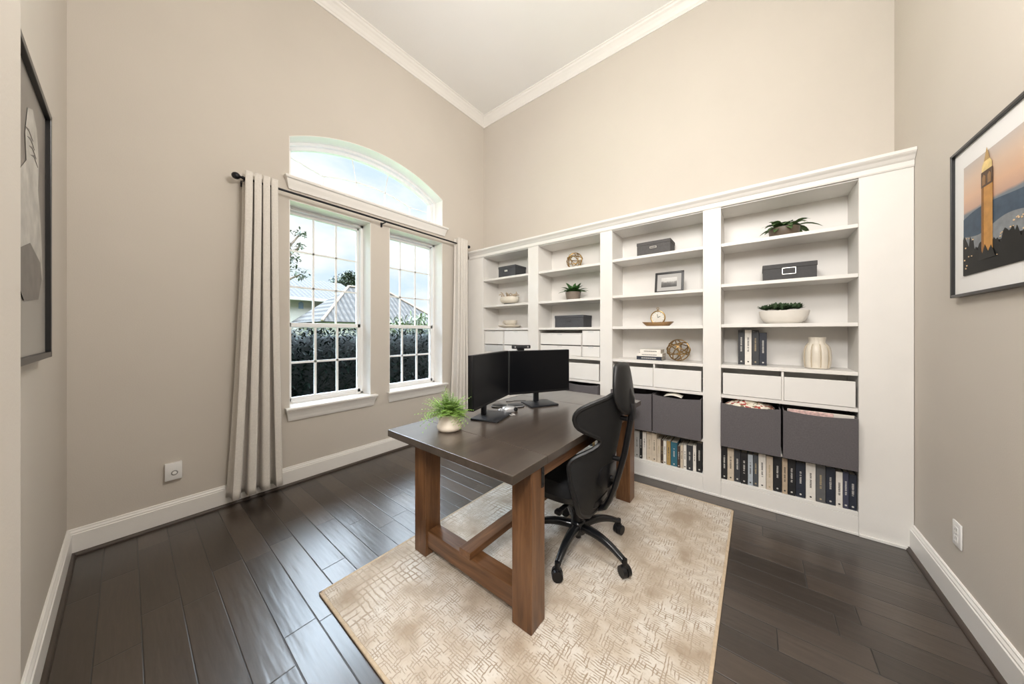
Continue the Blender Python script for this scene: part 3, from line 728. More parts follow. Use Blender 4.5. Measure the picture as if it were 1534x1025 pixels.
# mechanism and seat
b = BM(); loft(b, [[(p[0] + .01, p[1], z) for p in sell(ax, ay, 20, 5)] for ax, ay, z in ((.07, .06, .285), (.12, .10, .300), (.15, .12, .330), (.15, .12, .36))]); obj('tilt_mechanism', b, M['plastic'], t, True)
b = BM(); box(b, -.015, .015, -.235, -.10, .318, .328, .004); box(b, -.02, .02, -.262, -.225, .312, .334, .006); obj('lever', b, M['plastic'], t, True)
def seat_ring(k, z, drop=.0):
    out = []
    for p in sell(.215 * k, .238 * k, 36, 4.0, (-.125, 0)):
        wf = max(0., -(p[0] + .125) / .215)           # front waterfall
        out.append((p[0], p[1], z - drop * wf ** 3 + .018 * (abs(p[1]) / .25) ** 4))
    return out
b = BM(); loft(b, [seat_ring(.80, .335, .02), seat_ring(.96, .352, .03), seat_ring(1.0, .385, .04)]); obj('seat_shell', b, M['leather'], t, True)
b = BM(); loft(b, [seat_ring(.985, .385, .04), seat_ring(1.01, .405, .045), seat_ring(1.0, .440, .045), seat_ring(.93, .463, .04), seat_ring(.75, .472, .03), seat_ring(.35, .470, .0)]); obj('seat', b, M['seatcloth'], t, True)
# backrest: curved shell with shoulder wings and lumbar wings
OUT = [(.30, .11), (.32, .18), (.36, .235), (.42, .258), (.52, .266), (.62, .262), (.665, .235), (.70, .165), (.735, .125), (.765, .140), (.795, .195), (.83, .245), (.88, .262), (.925, .252), (.96, .205), (.985, .145), (1.005, .09)]
def lerp_tab(tab, z):
    if z <= tab[0][0]: return tab[0][1]
    for (a, va), (c, vc) in zip(tab, tab[1:]):
        if z <= c:
            s = (z - a) / (c - a); s = s * s * (3 - 2 * s) if False else s
            return va + (vc - va) * s
    return tab[-1][1]
SPX = [(.29, 2.535), (.45, 2.575), (.62, 2.625), (.80, 2.662), (.98, 2.688), (1.1, 2.69)]
WRAP = [(.30, .15), (.42, .28), (.52, .62), (.64, 1.0), (1.1, 1.0)]
def back_x(z, y): return lerp_tab(SPX, z) - .045 - lerp_tab(WRAP, z) * (1.9 * y * y + .25 * abs(y) ** 1.5 * (1 if z > .735 else .8))
def backp(s, v):
    z = .30 + (1.005 - .30) * v; w = sum(lerp_tab(OUT, z + dz) for dz in (-.012, 0, .012)) / 3; y = s * w
    return cl(back_x(z, y), CY + y, z)
b = BM(); grid(b, lambda u, v: backp(2 * u - 1, v), 24, 44); obj('backrest', b, M['mesh'], t, True, solid=.014, sub=1)
b = BM()
edge = [backp(-1, k / 44) for k in range(45)] + [backp(-1 + 2 * k / 6, 1) for k in range(1, 6)] + [backp(1, 1 - k / 44) for k in range(45)] + [backp(1 - 2 * k / 6, 0) for k in range(1, 6)]
tube(b, edge, .0135, 8, True); obj('back_frame', b, M['leather'], t, True)
# lumbar pad
b = BM(); loft(b, [[cl(back_x(.53, p[0]) + dx + .0, CY + p[0], .53 + p[1]) for p in sell(.12 * k, .075 * k, 24, 3)] for k, dx in ((1., .004), (1., .022), (.8, .030))]); obj('lumbar_pad', b, M['plastic'], t, True)
# spine post
b = BM(); sp = [cl(x, CY, z) for z, x in ((1.04, 2.668), (.98, 2.690), (.88, 2.688), (.78, 2.672), (.66, 2.650), (.55, 2.622), (.45, 2.594), (.37, 2.565), (.315, 2.535), (.295, 2.50), (.305, 2.455), (.32, 2.41))]
tube(b, sp, .021, 12, flat=(1.35, .75)); obj('spine', b, M['plastic'], t, True)
for z in (.50, .62, .86):
    b = BM(); x = lerp_tab(SPX, z); cyl(b, cl(x - .005, CY, z), cl(x - .052, CY, z), .014, n=12); obj('back_mount', b, M['plastic'], t, True)
# headrest
HT = [(.882, .020, 2.697), (.905, .075, 2.696), (.935, .112, 2.694), (.975, .130, 2.690), (1.03, .134, 2.684), (1.09, .122, 2.676), (1.14, .104, 2.667), (1.165, .090, 2.661), (1.177, .065, 2.656)]
b = BM(); rings = []
for z, w, x in HT:
    rg = []
    th = .024 if .89 < z < 1.17 else .012
    for i in range(24):
        a = 2 * PI * i / 24; y = w * math.copysign(abs(math.cos(a)) ** .6, math.cos(a)); xx = th * math.copysign(abs(math.sin(a)) ** .8, math.sin(a))
        rg.append(cl(x - .02 + xx - 1.6 * y * y, CY + y, z))
    rings.append(rg)
loft(b, rings); obj('headrest', b, M['leather'], t, True, sub=1)
b = BM(); box(b, *[q for q in (2.690 - CX, 2.706 - CX, -.03, .03, .86 - RUGZ, .955 - RUGZ)], .005); obj('headrest_bracket', b, M['plastic'], t, True)

# ------------------------------------------------------------------ bookcases
FY, BY = 3.25, 3.572        # face and inner back
BAYS = [(.327, 1.075), (1.222, 1.983), (2.108, 2.885), (3.011, 3.768)]
ZT, ZB = 2.385, .152
SH = [[2.068, 1.713, 1.405], [2.068, 1.713, 1.405], [2.078, 1.717, 1.408], [2.075, 1.744, 1.416]]
LAB = ['white built in bookcase bay beside the window curtain', 'white built in bookcase bay holding the gold orb above the leafy plant', 'white built in bookcase bay behind the chair headrest, with the framed photo', 'white built in bookcase bay at the right wall, with the vase and two wide bins']
STILE = [(0.003, .327), (1.075, 1.222), (1.983, 2.108), (2.885, 3.011), (3.768, RX)]
for k, (x0, x1) in enumerate(BAYS):
    t = thing('bookcase', LAB[k], 'bookcase', (x0, FY, 0), 0, 'built in bookcases along the back wall')
    def lb(b, xa, xb, ya, yb, za, zb, bev=.0015): box(b, xa - x0, xb - x0, ya - FY, yb - FY, za, zb, bev)
    for (xa, xb) in ((x0 - .018, x0), (x1, x1 + .018)):
        b = BM(); lb(b, xa, xb, FY + .012, BY, .0, ZT); obj('side_panel', b, M['case'], t)
    b = BM(); lb(b, x0, x1, BY - .012, BY, .0, ZT); obj('back_panel', b, M['case'], t)
    b = BM(); lb(b, x0, x1, FY + .01, BY - .012, ZT - .02, ZT); obj('top_panel', b, M['case'], t)
    for z in SH[k] + [1.085]:
        b = BM(); lb(b, x0 + .0005, x1 - .0005, FY + .006, BY - .012, z - .026, z, .002); obj('shelf', b, M['case'], t)
    b = BM(); lb(b, x0 + .0005, x1 - .0005, FY + .006, BY - .012, .817, .843, .002); obj('shelf', b, M['case'], t)
    b = BM(); lb(b, x0 + .0005, x1 - .0005, FY + .02, BY - .012, .420, .442, .002); obj('shelf', b, M['case'], t)
    b = BM(); lb(b, x0 + .0005, x1 - .0005, FY + .004, BY - .012, ZB - .024, ZB, .002); obj('shelf', b, M['case'], t)
    b = BM(); lb(b, x0 + .0005, x1 - .0005, FY - .0, FY + .018, .016, ZB - .025, .001); obj('plinth', b, M['case'], t)
    b = BM(); lb(b, x0 + .0005, x1 - .0005, FY - .008, FY + .018, .0, .0155, .003); obj('toe_strip', b, M['case'], t)
    # drawers under the 1.085 shelf
    if k == 1: cols = [(x0 + .012, x1 - .014)]
    else:
        m_ = (x0 + x1) / 2; cols = [(x0 + .013, m_ - .008), (m_ + .008, x1 - .013)]
        b = BM(); lb(b, m_ - .007, m_ + .007, FY + .012, BY - .013, .8435, 1.0585); obj('divider', b, M['case'], t)
    for (xa, xb) in cols:
        b = BM(); lb(b, xa, xb, FY + .002, FY + .020, .8465, 1.020, .002); d = obj('drawer', b, M['drawer'], t)
        b = BM(); lb(b, xa + .008, xb - .008, FY + .0205, BY - .04, .850, .935, .0); obj('drawer_box', b, M['drawer'], d)
for i, (xa, xb) in enumerate(STILE):
    lab = ['wide white filler panel between the window curtain and the bookcases', 'white upright panel between the curtain side bay and the orb bay', 'white upright panel between the orb bay and the framed photo bay', 'white upright panel between the framed photo bay and the vase bay', 'wide plain white end panel beside the right wall'][i]
    b = BM(); w = xb - xa
    x0_ = 0; box(b, .0003, w - (.002 if i == 4 else .0003), 0, .011, .0175, ZT, .001)
    o = obj('filler_panel', b, M['case'], None, False, (xa, FY - .001, 0))
    if 1:
        b = BM(); box(b, 0, w - (.022 if i == 4 else 0), -.007 - (.006 if i == 4 else 0), .009, 0, .017, .002); obj('toe_strip', b, M['case'], o)
    tag(o, lab, 'panel', 'upright panels of the built in bookcases')
t_prof = [(.30, 2.386), (-.0015, 2.386), (-.0015, 2.374), (-.006, 2.374), (-.010, 2.384), (-.010, 2.412), (-.018, 2.420), (-.030, 2.438), (-.044, 2.450), (-.050, 2.458), (-.050, 2.476), (.30, 2.476)]
b = BM(); loft(b, [[(x, y, z - 2.386) for y, z in t_prof] for x in (.06, RX - .002)]); o = obj('crown_cornice', b, M['case'], None, False, (0, FY, 2.386))
tag(o, 'white moulded cornice capping the whole run of bookcases', 'cornice')

# drawer organisers on the shelf above the built in drawers
def organiser(label, x0, x1, z0, rows, frost=False):
    t = thing('drawer_organiser', label, 'drawer unit', ((x0 + x1) / 2, 3.42, z0), 0, 'white desktop drawer organisers')
    w = (x1 - x0) / 2
    zt = rows[-1][1] - z0
    b = BM(); box(b, -w, w, -.142, .13, 0, .006); box(b, -w, w, -.142, .13, zt, zt + .006); box(b, -w, -w + .005, -.142, .13, 0, zt); box(b, w - .005, w, -.142, .13, 0, zt); box(b, -w, w, .124, .13, 0, zt); obj('case', b, M['case'], t)
    for za, zb, m in rows:
        b = BM(); box(b, -w + .006, w - .006, -.150, -.138, za - z0 + .003, zb - z0 - .003, .002); d = obj('drawer', b, M[m], t)
        b = BM(); box(b, -.03, .03, -.1506, -.1494, zb - z0 - .016, zb - z0 - .008, .0); obj('pull', b, M['frost'], d)
organiser('white drawer unit beside the curtain side panel, left of the two behind the left monitor', .332, .664, 1.0855, [(1.09, 1.185, 'frost'), (1.19, 1.368, 'drawer')])
organiser('tall plain white drawer unit directly above the webcam', .676, 1.066, 1.0855, [(1.09, 1.185, 'drawer'), (1.19, 1.370, 'drawer')])
organiser('wide two drawer white unit on the shelf below the long grey box', 1.236, 1.764, 1.0855, [(1.09, 1.203, 'drawer'), (1.208, 1.335, 'drawer')])
organiser('narrow two drawer white unit right of the wide one below the long grey box', 1.772, 1.975, 1.0855, [(1.09, 1.203, 'drawer'), (1.208, 1.368, 'drawer')])

# ------------------------------------------------------------------ storage bins
def bin_(label, x0, x1, yf=3.185, z0=.4425, z1=.786, yb=3.50):
    t = thing('storage_bin', label, 'storage bin', ((x0 + x1) / 2, yf, z0), 0, 'grey fabric bins under the drawers')
    w = (x1 - x0) / 2; h = z1 - z0; d = yb - yf; th = .006
    b = BM()
    # front panel with sagging top edge
    n = 12
    tp = [(-w + 2 * w * i / n, h - .012 * math.sin(PI * i / n)) for i in range(n + 1)]
    prism(b, [(-w, 0), (w, 0)] + tp[::-1], lambda a, c, q: (a, q - .006 * math.sin(PI * (a + w) / (2 * w)) * 1., c), 0, th)
    obj('front_panel', b, M['binf'], t, True)
    b = BM(); box(b, -w, -w + th, th, d, 0, h, .001); box(b, w - th, w, th, d, 0, h, .001); box(b, -w, w, d - th, d, 0, h, .001); box(b, -w, w, th, d, 0, .006); obj('body', b, M['binf'], t)
    return t
bin_('grey fabric bin holding patterned cloth, left of the two in the right bay', 3.013, 3.376)
bin_('grey fabric bin holding pink and white magazines in the right bay', 3.389, 3.756)
bin_('grey fabric bin half hidden behind the chair headrest', 2.112, 2.490, 3.20)
bin_('grey fabric bin right of the chair, holding a white paper', 2.500, 2.875, 3.20)
bin_('grey fabric bin just above the desk edge right of the monitors', 1.604, 1.974, 3.205, .4425, .806)
b = BM()
grid(b, lambda u, v: (-.14 + .28 * u, -.09 + .18 * v, .02 * mnoise.noise(Vector((u * 6, v * 5, 3))) + .022 * math.sin(PI * u) * math.sin(PI * v) * 2), 30, 18)
o = obj('folded_cloth', b, M['pattern'], None, True, (3.19, 3.31, .737), solid=.06); tag(o, 'red and cream patterned cloth bundled in the left grey bin of the right bay', 'cloth')
b = BM(); box(b, -.165, .165, -.004, .004, -.29, 0, .001); o = obj('magazine', b, M['white'], None, False, (3.578, 3.216, .797)); o.rotation_euler = (math.radians(6), 0, 0); tag(o, 'white magazine standing behind the front edge of the right bin', 'magazine', 'magazines in the grey bin')
b = BM(); box(b, -.115, .115, -.004, .004, -.29, 0, .001); o = obj('magazine', b, M['pink'], None, False, (3.53, 3.203, .798)); o.rotation_euler = (math.radians(6), 0, 0); tag(o, 'pink and white magazine at the front of the right bin', 'magazine', 'magazines in the grey bin')
b = BM(); grid(b, lambda u, v: (-.07 + .14 * u, -.02 + .10 * v, .015 * math.sin(PI * u) + .01 * v), 10, 4); o = obj('paper_sheet', b, M['paper'], None, True, (2.66, 3.24, .778), solid=.001); tag(o, 'white paper curling over the top of the bin right of the chair', 'paper')

# ------------------------------------------------------------------ lidded boxes
def lbox(label, x0, x1, yf, dep, z, h, mat, holder, lidh=.03, front='label'):
    t = thing('storage_box', label, 'box', ((x0 + x1) / 2, yf, z), 0, 'lidded storage boxes on the shelves')
    w = (x1 - x0) / 2
    b = BM(); box(b, -w + .003, w - .003, .003, dep - .003, 0, h - .004, .002); obj('body', b, mat, t)
    b = BM(); box(b, -w, w, 0, dep, h - lidh, h, .003); obj('lid', b, mat, t)
    if holder:
        hw, hh, hz, hx, m = holder
        b = BM()
        zz = hz
        for (a0, a1, c0, c1) in ((-hw, hw, hh - .006, hh), (-hw, hw, -hh, -hh + .005), (-hw, -hw + .005, -hh, hh), (hw - .005, hw, -hh, hh)): box(b, hx + a0, hx + a1, -.004, .004, zz + c0, zz + c1, .0008)
        o = obj('label_holder', b, m, t)
        b = BM(); box(b, hx - hw + .004, hx + hw - .004, -.0018, .0035, zz - hh + .004, zz + hh - .005); obj('card', b, M[front] if front in M else mat, o)
    return t
lbox('charcoal lidded box on the top shelf of the curtain side bay', .545, .835, 3.31, .235, 2.0685, .150, M['boxa'], (.026, .012, .085, -.01, M['metal']), front='paper')
lbox('long blue grey lidded box above the wide white drawer unit', 1.415, 1.775, 3.30, .22, 1.4055, .135, M['boxa'], (.022, .008, .075, 0., M['boxa']), .028, 'boxa')
lbox('warm grey lidded box on the top shelf above the framed photo', 2.325, 2.625, 3.315, .20, 2.0785, .135, M['boxb'], (.030, .010, .075, 0, M['metal']), .03, 'boxb')
lbox('dark lidded box with big metal label holder in the right bay', 3.275, 3.585, 3.345, .20, 1.7445, .130, M['boxc'], (.040, .026, .072, .0, M['metal']), .034, 'boxc')

# ------------------------------------------------------------------ shelf decor
def orb(label, c, r, mat, seed, bands):
    rr = random.Random(seed); t = thing('decorative_orb', label, 'ornament', (c[0], c[1], c[2] - r), 0, 'open metal orbs on the shelves')
    b = BM()
    for nrm, off in bands:
        n = Vector(nrm).normalized(); u = n.orthogonal().normalized(); w = n.cross(u); ro = math.sqrt(max(.05, 1 - off * off)) * (r - .004)
        tube(b, [Vector((0, 0, r)) + n * off * (r - .004) + (u * math.cos(2 * PI * k / 40) + w * math.sin(2 * PI * k / 40)) * ro for k in range(40)], .0042 if mat == 'gold' else .0052, 6, True)
    obj('bands', b, M[mat], t, True)
BN = [((1, 0, .15), 0), ((.1, 1, .1), .0), ((.6, .5, .8), .05), ((-.7, .5, .6), .1), ((.2, -.8, .9), .15), ((.8, -.3, -.6), .2), ((-.4, -.9, .2), .25), ((.05, .1, 1), .3)]
orb('gold wire orb on the top shelf above the leafy plant', (1.62, 3.40, 2.0685 + .094), .094, 'gold', 1, BN)
orb('brass wire orb beside the stacked books on the shelf right of the chair headrest', (2.672, 3.41, 1.0855 + .100), .100, 'brass', 2, [((.2, 1, 0), 0), ((1, .2, .3), 0), ((.5, .3, .9), .1), ((-.5, .4, .8), .15), ((.9, -.4, -.5), .25), ((.1, -.5, 1), .1), ((-.8, .3, .1), .3)])

t = thing('footed_bowl', 'cream footed bowl holding dried coral on the shelf below the charcoal box', 'bowl', (.665, 3.40, 1.7135))
b = BM(); lathe(b, [(.075, 0), (.085, .004), (.082, .014), (.085, .02)], 24, cap1=False, sy=.75); obj('foot', b, M['boxc'], t, True)
b = BM(); lathe(b, [(.075, .018), (.115, .032), (.138, .055), (.142, .080), (.138, .104), (.134, .104), (.136, .08), (.11, .04)], 30, cap1=True, sy=.75); obj('bowl', b, M['ceramic'], t, True)
b = BM(); rr = random.Random(4)
for i in range(15):
    p = Vector((rr.uniform(-.085, .085), rr.uniform(-.05, .05), .085)); pts = [p]
    d = Vector((rr.uniform(-.5, .5), rr.uniform(-.4, .4), 1))
    for j in range(5):
        p = p + d.normalized() * .021; d += Vector((rr.uniform(-.7, .7), rr.uniform(-.5, .5), rr.uniform(-.4, .1))); pts.append(p.copy())
    tube(b, pts, lambda s: .011 * (1 - .5 * s), 6)
o = obj('dried_coral', b, M['coral'], None, True, (.665, 3.40, 1.7135)); tag(o, 'pale branching dried coral piled in the cream footed bowl', 'coral')

def dish(label, prof, loc, mat, name='plate', sy=1., cat='plate'):
    b = BM(); lathe(b, prof, 32, sy=sy); o = obj(name, b, M[mat], None, True, loc); return tag(o, label, cat)
dish('wide shallow cream plate on the shelf above the curtain side drawer units', [(.07, 0), (.085, .003), (.14, .016), (.172, .034), (.17, .038), (.135, .022), (.08, .010), (.02, .009)], (.655, 3.415, 1.4055), 'ceramic', sy=.8)
t = thing('small_bowl', 'small cream bowl sitting on the wide shallow plate', 'bowl', (.665, 3.415, 1.416))
b = BM(); lathe(b, [(.045, 0), (.055, .004), (.05, .012), (.085, .040), (.10, .070), (.104, .092), (.10, .093), (.096, .07), (.075, .04), (.02, .022)], 30, sy=.75); obj('bowl', b, M['ceramic'], t, True)
b = BM(); tube(b, [(-.095, -.0, .078), (-.125, -.0, .075), (-.13, 0, .058), (-.11, 0, .045), (-.088, 0, .05)], .006, 8); obj('handle', b, M['ceramic'], t, True)

def rosette(b, n, l0, l1, w, els, z, rad, rr, droop=.5, fold=.25):
    for i in range(n):
        a = 2 * PI * i / n * 2.4 + rr.uniform(-.25, .25); el = rr.uniform(*els)
        d = (math.cos(a) * math.cos(el), math.sin(a) * math.cos(el), math.sin(el))
        leaf(b, (math.cos(a) * rad * rr.random(), math.sin(a) * rad * rr.random(), z), d, (0, 0, 1), rr.uniform(l0, l1), w * rr.uniform(.8, 1.15), droop, 6, fold)
t = thing('potted_plant', 'dark green broad leaf plant in a taupe pot above the long grey box', 'potted plant', (1.600, 3.40, 1.7135), 0, 'small potted plants on the shelves')
b = BM(); lathe(b, [(.058, 0), (.068, .004), (.078, .03), (.084, .075), (.086, .094), (.079, .094), (.077, .08)], 26, cap1=False); obj('pot', b, M['potgrey'], t, True)
b = BM(); lathe(b, [(.078, .076), (.05, .083)], 18); obj('soil', b, M['soil'], t, True)
b = BM(); rosette(b, 30, .15, .205, .027, (.30, 1.25), .085, .03, random.Random(3), .34); bmesh.ops.scale(b, vec=(1, .74, 1), verts=b.verts[:]); obj('leaves', b, M['leafd'], t, True)
t = thing('potted_plant', 'variegated trailing leaf plant in a bronze pot on the top shelf of the right bay', 'potted plant', (3.405, 3.40, 2.0755), 0, 'small potted plants on the shelves')
b = BM(); lathe(b, [(.068, 0), (.078, .004), (.088, .03), (.092, .066), (.092, .078), (.085, .078), (.083, .066)], 26, cap1=False); obj('pot', b, M['potbrown'], t, True)
b = BM(); lathe(b, [(.084, .062), (.05, .068)], 18); obj('soil', b, M['soil'], t, True)
b = BM(); rosette(b, 44, .14, .205, .027, (.35, 1.3), .07, .05, random.Random(8), .60, .2); bmesh.ops.scale(b, vec=(1, .72, 1), verts=b.verts[:]); obj('leaves', b, M['leafv'], t, True)
t = thing('succulent_bowl', 'white oval bowl packed with green succulents on the third shelf of the right bay', 'potted plant', (3.402, 3.40, 1.4165), 0, 'small potted plants on the shelves')
b = BM(); lathe(b, [(.075, 0), (.095, .003), (.125, .025), (.143, .060), (.150, .098), (.146, .101), (.142, .092)], 36, cap1=False, sy=.68); obj('bowl', b, M['stone'], t, True)
b = BM(); lathe(b, [(.142, .088), (.09, .096), (.02, .10)], 26, sy=.66); obj('soil', b, M['soil'], t, True)
rr = random.Random(12)
for i in range(22):
    a = rr.uniform(0, 2 * PI); q = math.sqrt(rr.random()); px, py = .125 * q * math.cos(a), .072 * q * math.sin(a)
    b = BM(); rosette(b, 20, .034, .056, .012, (.2, 1.45), 0, .006, rr, .05, .3)
    o = obj('succulent', b, M['succ'], t, True); o.location = (px, py, .105 + .012 * rr.random())

# ribbed vase
t = thing('ribbed_vase', 'cream ribbed ceramic vase on the shelf right of the four upright books', 'vase', (3.586, 3.39, 1.0855))
b = BM(); n = 72; rings = []
for r, z, am in ((.055, 0, 0), (.068, .004, .3), (.074, .03, .8), (.0765, .08, 1), (.075, .13, 1), (.066, .163, .9), (.050, .182, .5), (.044, .192, .4), (.046, .212, .5), (.049, .228, .6), (.044, .229, .5), (.040, .20, .3)):
    rings.append([((r * (1 - .045 * am * (1 - abs(math.sin(4.5 * 2 * PI * i / n))) ** 2.2 * 2)) * math.cos(2 * PI * i / n), (r * (1 - .045 * am * (1 - abs(math.sin(4.5 * 2 * PI * i / n))) ** 2.2 * 2)) * math.sin(2 * PI * i / n), z) for i in range(n)])
loft(b, rings); obj('body', b, M['ceramic'], t, True)
b = BM()
for k in range(9):
    a = 2 * PI * k / 9
    tube(b, [((r + .0012) * .955 * math.cos(a), (r + .0012) * .955 * math.sin(a), z) for r, z in ((.070, .01), (.0745, .04), (.0765, .08), (.075, .13), (.067, .16), (.054, .178))], .0032, 5)
obj('rib_line', b, M['ribtan'], t, True)

# picture frame on easel back
t = thing('picture_frame', 'small black framed monochrome landscape photo leaning on the shelf', 'picture frame', (2.598, 3.37, 1.7192), 0)
inner = bpy.data.objects.new('frame_body', None)
def pf(parent):
    w, h = .122, .202; rotm = Matrix.Rotation(math.radians(-10), 4, 'X')
    def ad(name, boxes, mat, par):
        b = BM()
        for q in boxes: box(b, *q)
        bmesh.ops.transform(b, matrix=rotm, verts=b.verts[:]); return obj(name, b, mat, par)
    fr = ad('frame', [(-w, w, -.008, .008, 0, .020, .002), (-w, w, -.008, .008, h - .02, h, .002), (-w, -w + .02, -.008, .008, 0, h, .002), (w - .02, w, -.008, .008, 0, h, .002)], M['frame'], parent)
    ad('mat_board', [(-w + .018, w - .018, -.002, .006, .018, h - .018)], M['matgrey'], parent)
    ad('photo', [(-.066, .066, -.0035, .0, .056, h - .056)], print_mat('small_photo', 'z', .055, .145, [(.1, (.03, .028, .026)), (.38, (.10, .095, .09)), (.5, (.22, .21, .20)), (.62, (.5, .49, .47)), (1., (.62, .61, .59))], 30., .5), parent)
    b = BM(); box(b, -.03, .03, .055, .060, 0, .15); bmesh.ops.transform(b, matrix=Matrix.Rotation(math.radians(8), 4, 'X') , verts=b.verts[:]); obj('easel_back', b, M['frame'], parent)
bpy.data.objects.remove(inner)
pf(t)

# tray and clock
t = thing('wooden_tray', 'shallow wooden tray with turned up ends under the small clock', 'tray', (2.498, 3.39, 1.4085))
b = BM(); rings = []
for (ax, ay, z) in ((.085, .05, 0), (.10, .062, .004), (.122, .072, .020), (.138, .078, .036), (.134, .074, .037), (.115, .066, .022), (.09, .05, .012)):
    rings.append([(p[0], p[1], z + .006 * (abs(p[0]) / .138) ** 2 * (z > .01)) for p in sell(ax, ay, 32, 3)])
loft(b, rings); obj('tray', b, M['tray'], t, True)
t = thing('table_clock', 'small round gold rimmed clock standing on the wooden tray', 'clock', (2.498, 3.40, 1.4210))
b = BM(); tube(b, [(.062 * math.cos(2 * PI * k / 36), 0, .070 + .062 * math.sin(2 * PI * k / 36)) for k in range(36)], .0065, 8, True); cyl(b, (0, 0, .13), (0, 0, .15), .006, n=10); tube(b, [(.010 * math.cos(2 * PI * k / 14), 0, .157 + .010 * math.sin(2 * PI * k / 14)) for k in range(14)], .0025, 6, True); obj('case', b, M['gold'], t, True)
b = BM(); cyl(b, (0, .014, .070), (0, -.003, .070), .061, n=36); obj('face', b, M['clockface'], t, True)
b = BM(); tube(b, [(0, -.005, .070), (-.006, -.005, .104)], .0018, 5); tube(b, [(0, -.005, .070), (.022, -.005, .082)], .0022, 5); obj('hand', b, M['frame'], t)
b = BM()
for k in range(12):
    a = 2 * PI * k / 12; ca, sa = math.cos(a), math.sin(a); tube(b, [(.046 * ca, -.0038, .07 + .046 * sa), (.053 * ca, -.0038, .07 + .053 * sa)], .0013, 4)
obj('hour_mark', b, M['frame'], t)
b = BM()
for s in (-1, 1): tube(b, [(s * .035, -.002, .014), (s * .045, -.002, .0)], .005, 6)
obj('foot', b, M['gold'], t, True)

# ------------------------------------------------------------------ books
def bookmat(name, c): 
    if name not in M: M[name] = P('book_' + name, c, .5, var=.08, vscale=25)
    return M[name]
BC = {'black': (.014, .014, .016), 'charcoal': (.040, .042, .048), 'navy': (.022, .027, .042), 'slate': (.075, .082, .092), 'white': (.70, .66, .60), 'cream': (.62, .53, .42), 'tan': (.50, .39, .28), 'grey': (.46, .45, .43), 'teal': (.030, .135, .19), 'ochre': (.42, .28, .11), 'brown': (.07, .045, .035), 'bluewhite': (.45, .50, .55), 'indigo': (.055, .058, .095), 'taupe': (.12, .12, .12)}
for k_, v_ in BC.items(): bookmat(k_, v_)
M['inkw'] = P('ink_white', (.62, .60, .56), .5); M['inkd'] = P('ink_dark', (.06, .055, .05), .5); M['inkg'] = P('ink_gold', (.45, .36, .22), .4)
def book(label, x0, x1, yf, z, h, dep, col, ink, seed, group, rz=0., flat=False, title=(.35, .80), emblem=True):
    """upright book, spine facing -Y; cover, pages and spine lettering strokes"""
    rr = random.Random(seed); w = x1 - x0 - .0008
    t = thing('book', label, 'book', ((x0 + x1) / 2, yf, z), rz, group)
    b = BM(); ct = min(.0025, w * .12)
    box(b, -w / 2, w / 2, 0, .004, 0, h, .0008); box(b, -w / 2, -w / 2 + ct, .002, dep, 0, h); box(b, w / 2 - ct, w / 2, .002, dep, 0, h); obj('cover', b, M[col], t)
    b = BM(); box(b, -w / 2 + ct, w / 2 - ct, .0045, dep - .004, .003, h - .004); obj('pages', b, M['paper'], t)
    b = BM(); z_ = title[0] * h; e = title[1] * h; hw = min(.0055, w * .17)
    while z_ < e:
        l = rr.uniform(.0035, .0075)
        if rr.random() > .16:
            box(b, -hw * rr.uniform(.75, 1), hw * rr.uniform(.75, 1), -.0006, .0002, z_, z_ + l * .62)
        z_ += l
    obj('spine_title', b, M[ink], t)
    if emblem:
        b = BM(); q = min(.006, w * .24); lathe(b, [(q, 0), (q, .0007), (q * .4, .0008)], 10)
        bmesh.ops.transform(b, matrix=Matrix.Translation((0, .0001, h * .09)) @ Matrix.Rotation(PI / 2, 4, 'X'), verts=b.verts[:]); obj('emblem', b, M[ink], t)
    return t
# right bay, bottom shelf, left to right
xs = [3.013, 3.052, 3.097, 3.139, 3.184, 3.217, 3.249, 3.295, 3.336, 3.386, 3.418, 3.462, 3.514, 3.566, 3.616, 3.664, 3.698, 3.727, 3.764]
cs = ['black', 'cream', 'charcoal', 'black', 'bluewhite', 'slate', 'white', 'cream', 'black', 'tan', 'black', 'navy', 'white', 'taupe', 'navy', 'white', 'indigo', 'navy']
ik = ['inkw', 'inkd', 'inkw', 'inkw', 'inkd', 'inkg', 'inkd', 'inkg', 'inkw', 'inkd', 'inkw', 'inkw', 'inkd', 'inkg', 'inkw', 'inkd', 'inkw', 'inkw']
hs = [.262, .258, .250, .246, .240, .244, .262, .255, .262, .262, .262, .252, .262, .262, .258, .242, .250, .238]
lab = ['black book at the left end of the right bay bottom row', 'cream book second from the left in the right bay bottom row', 'charcoal book third from the left in the right bay bottom row, beside the cream one', 'black book with a round motif, fourth from the left in the right bay bottom row',
       'pale blue and white book fifth from the left in the right bay bottom row', 'thin slate book just right of the pale blue one in the bottom row', 'white book right of the thin slate one in the right bay bottom row', 'cream book with gold lettering, left of the gap between the two grey bins',
       'thick black book directly below the gap between the two bins of the right bay', 'thin tan book with dark lettering right of the thick black one', 'black book with long white title right of the thin tan one', 'navy book left of the widest white book in the right bay bottom row',
       'widest white book in the right bay bottom row, under the magazine bin', 'dark taupe book with gold lettering right of the widest white book', 'thick navy book right of the dark taupe one', 'slim white book fourth... '[:0] + 'slim white book third from the right end of the right bay bottom row', 'indigo book second from the right end of the right bay bottom row', 'navy book at the right end of the right bay bottom row']
for i in range(18):
    book(lab[i], xs[i] + .0008, xs[i + 1] - .0008, 3.262 + .004 * (i % 3), ZB + .0005, hs[i], .19, cs[i], ik[i], 100 + i, 'books on the bottom shelf of the right bay', title=(.34 + .03 * (i % 3), .74))
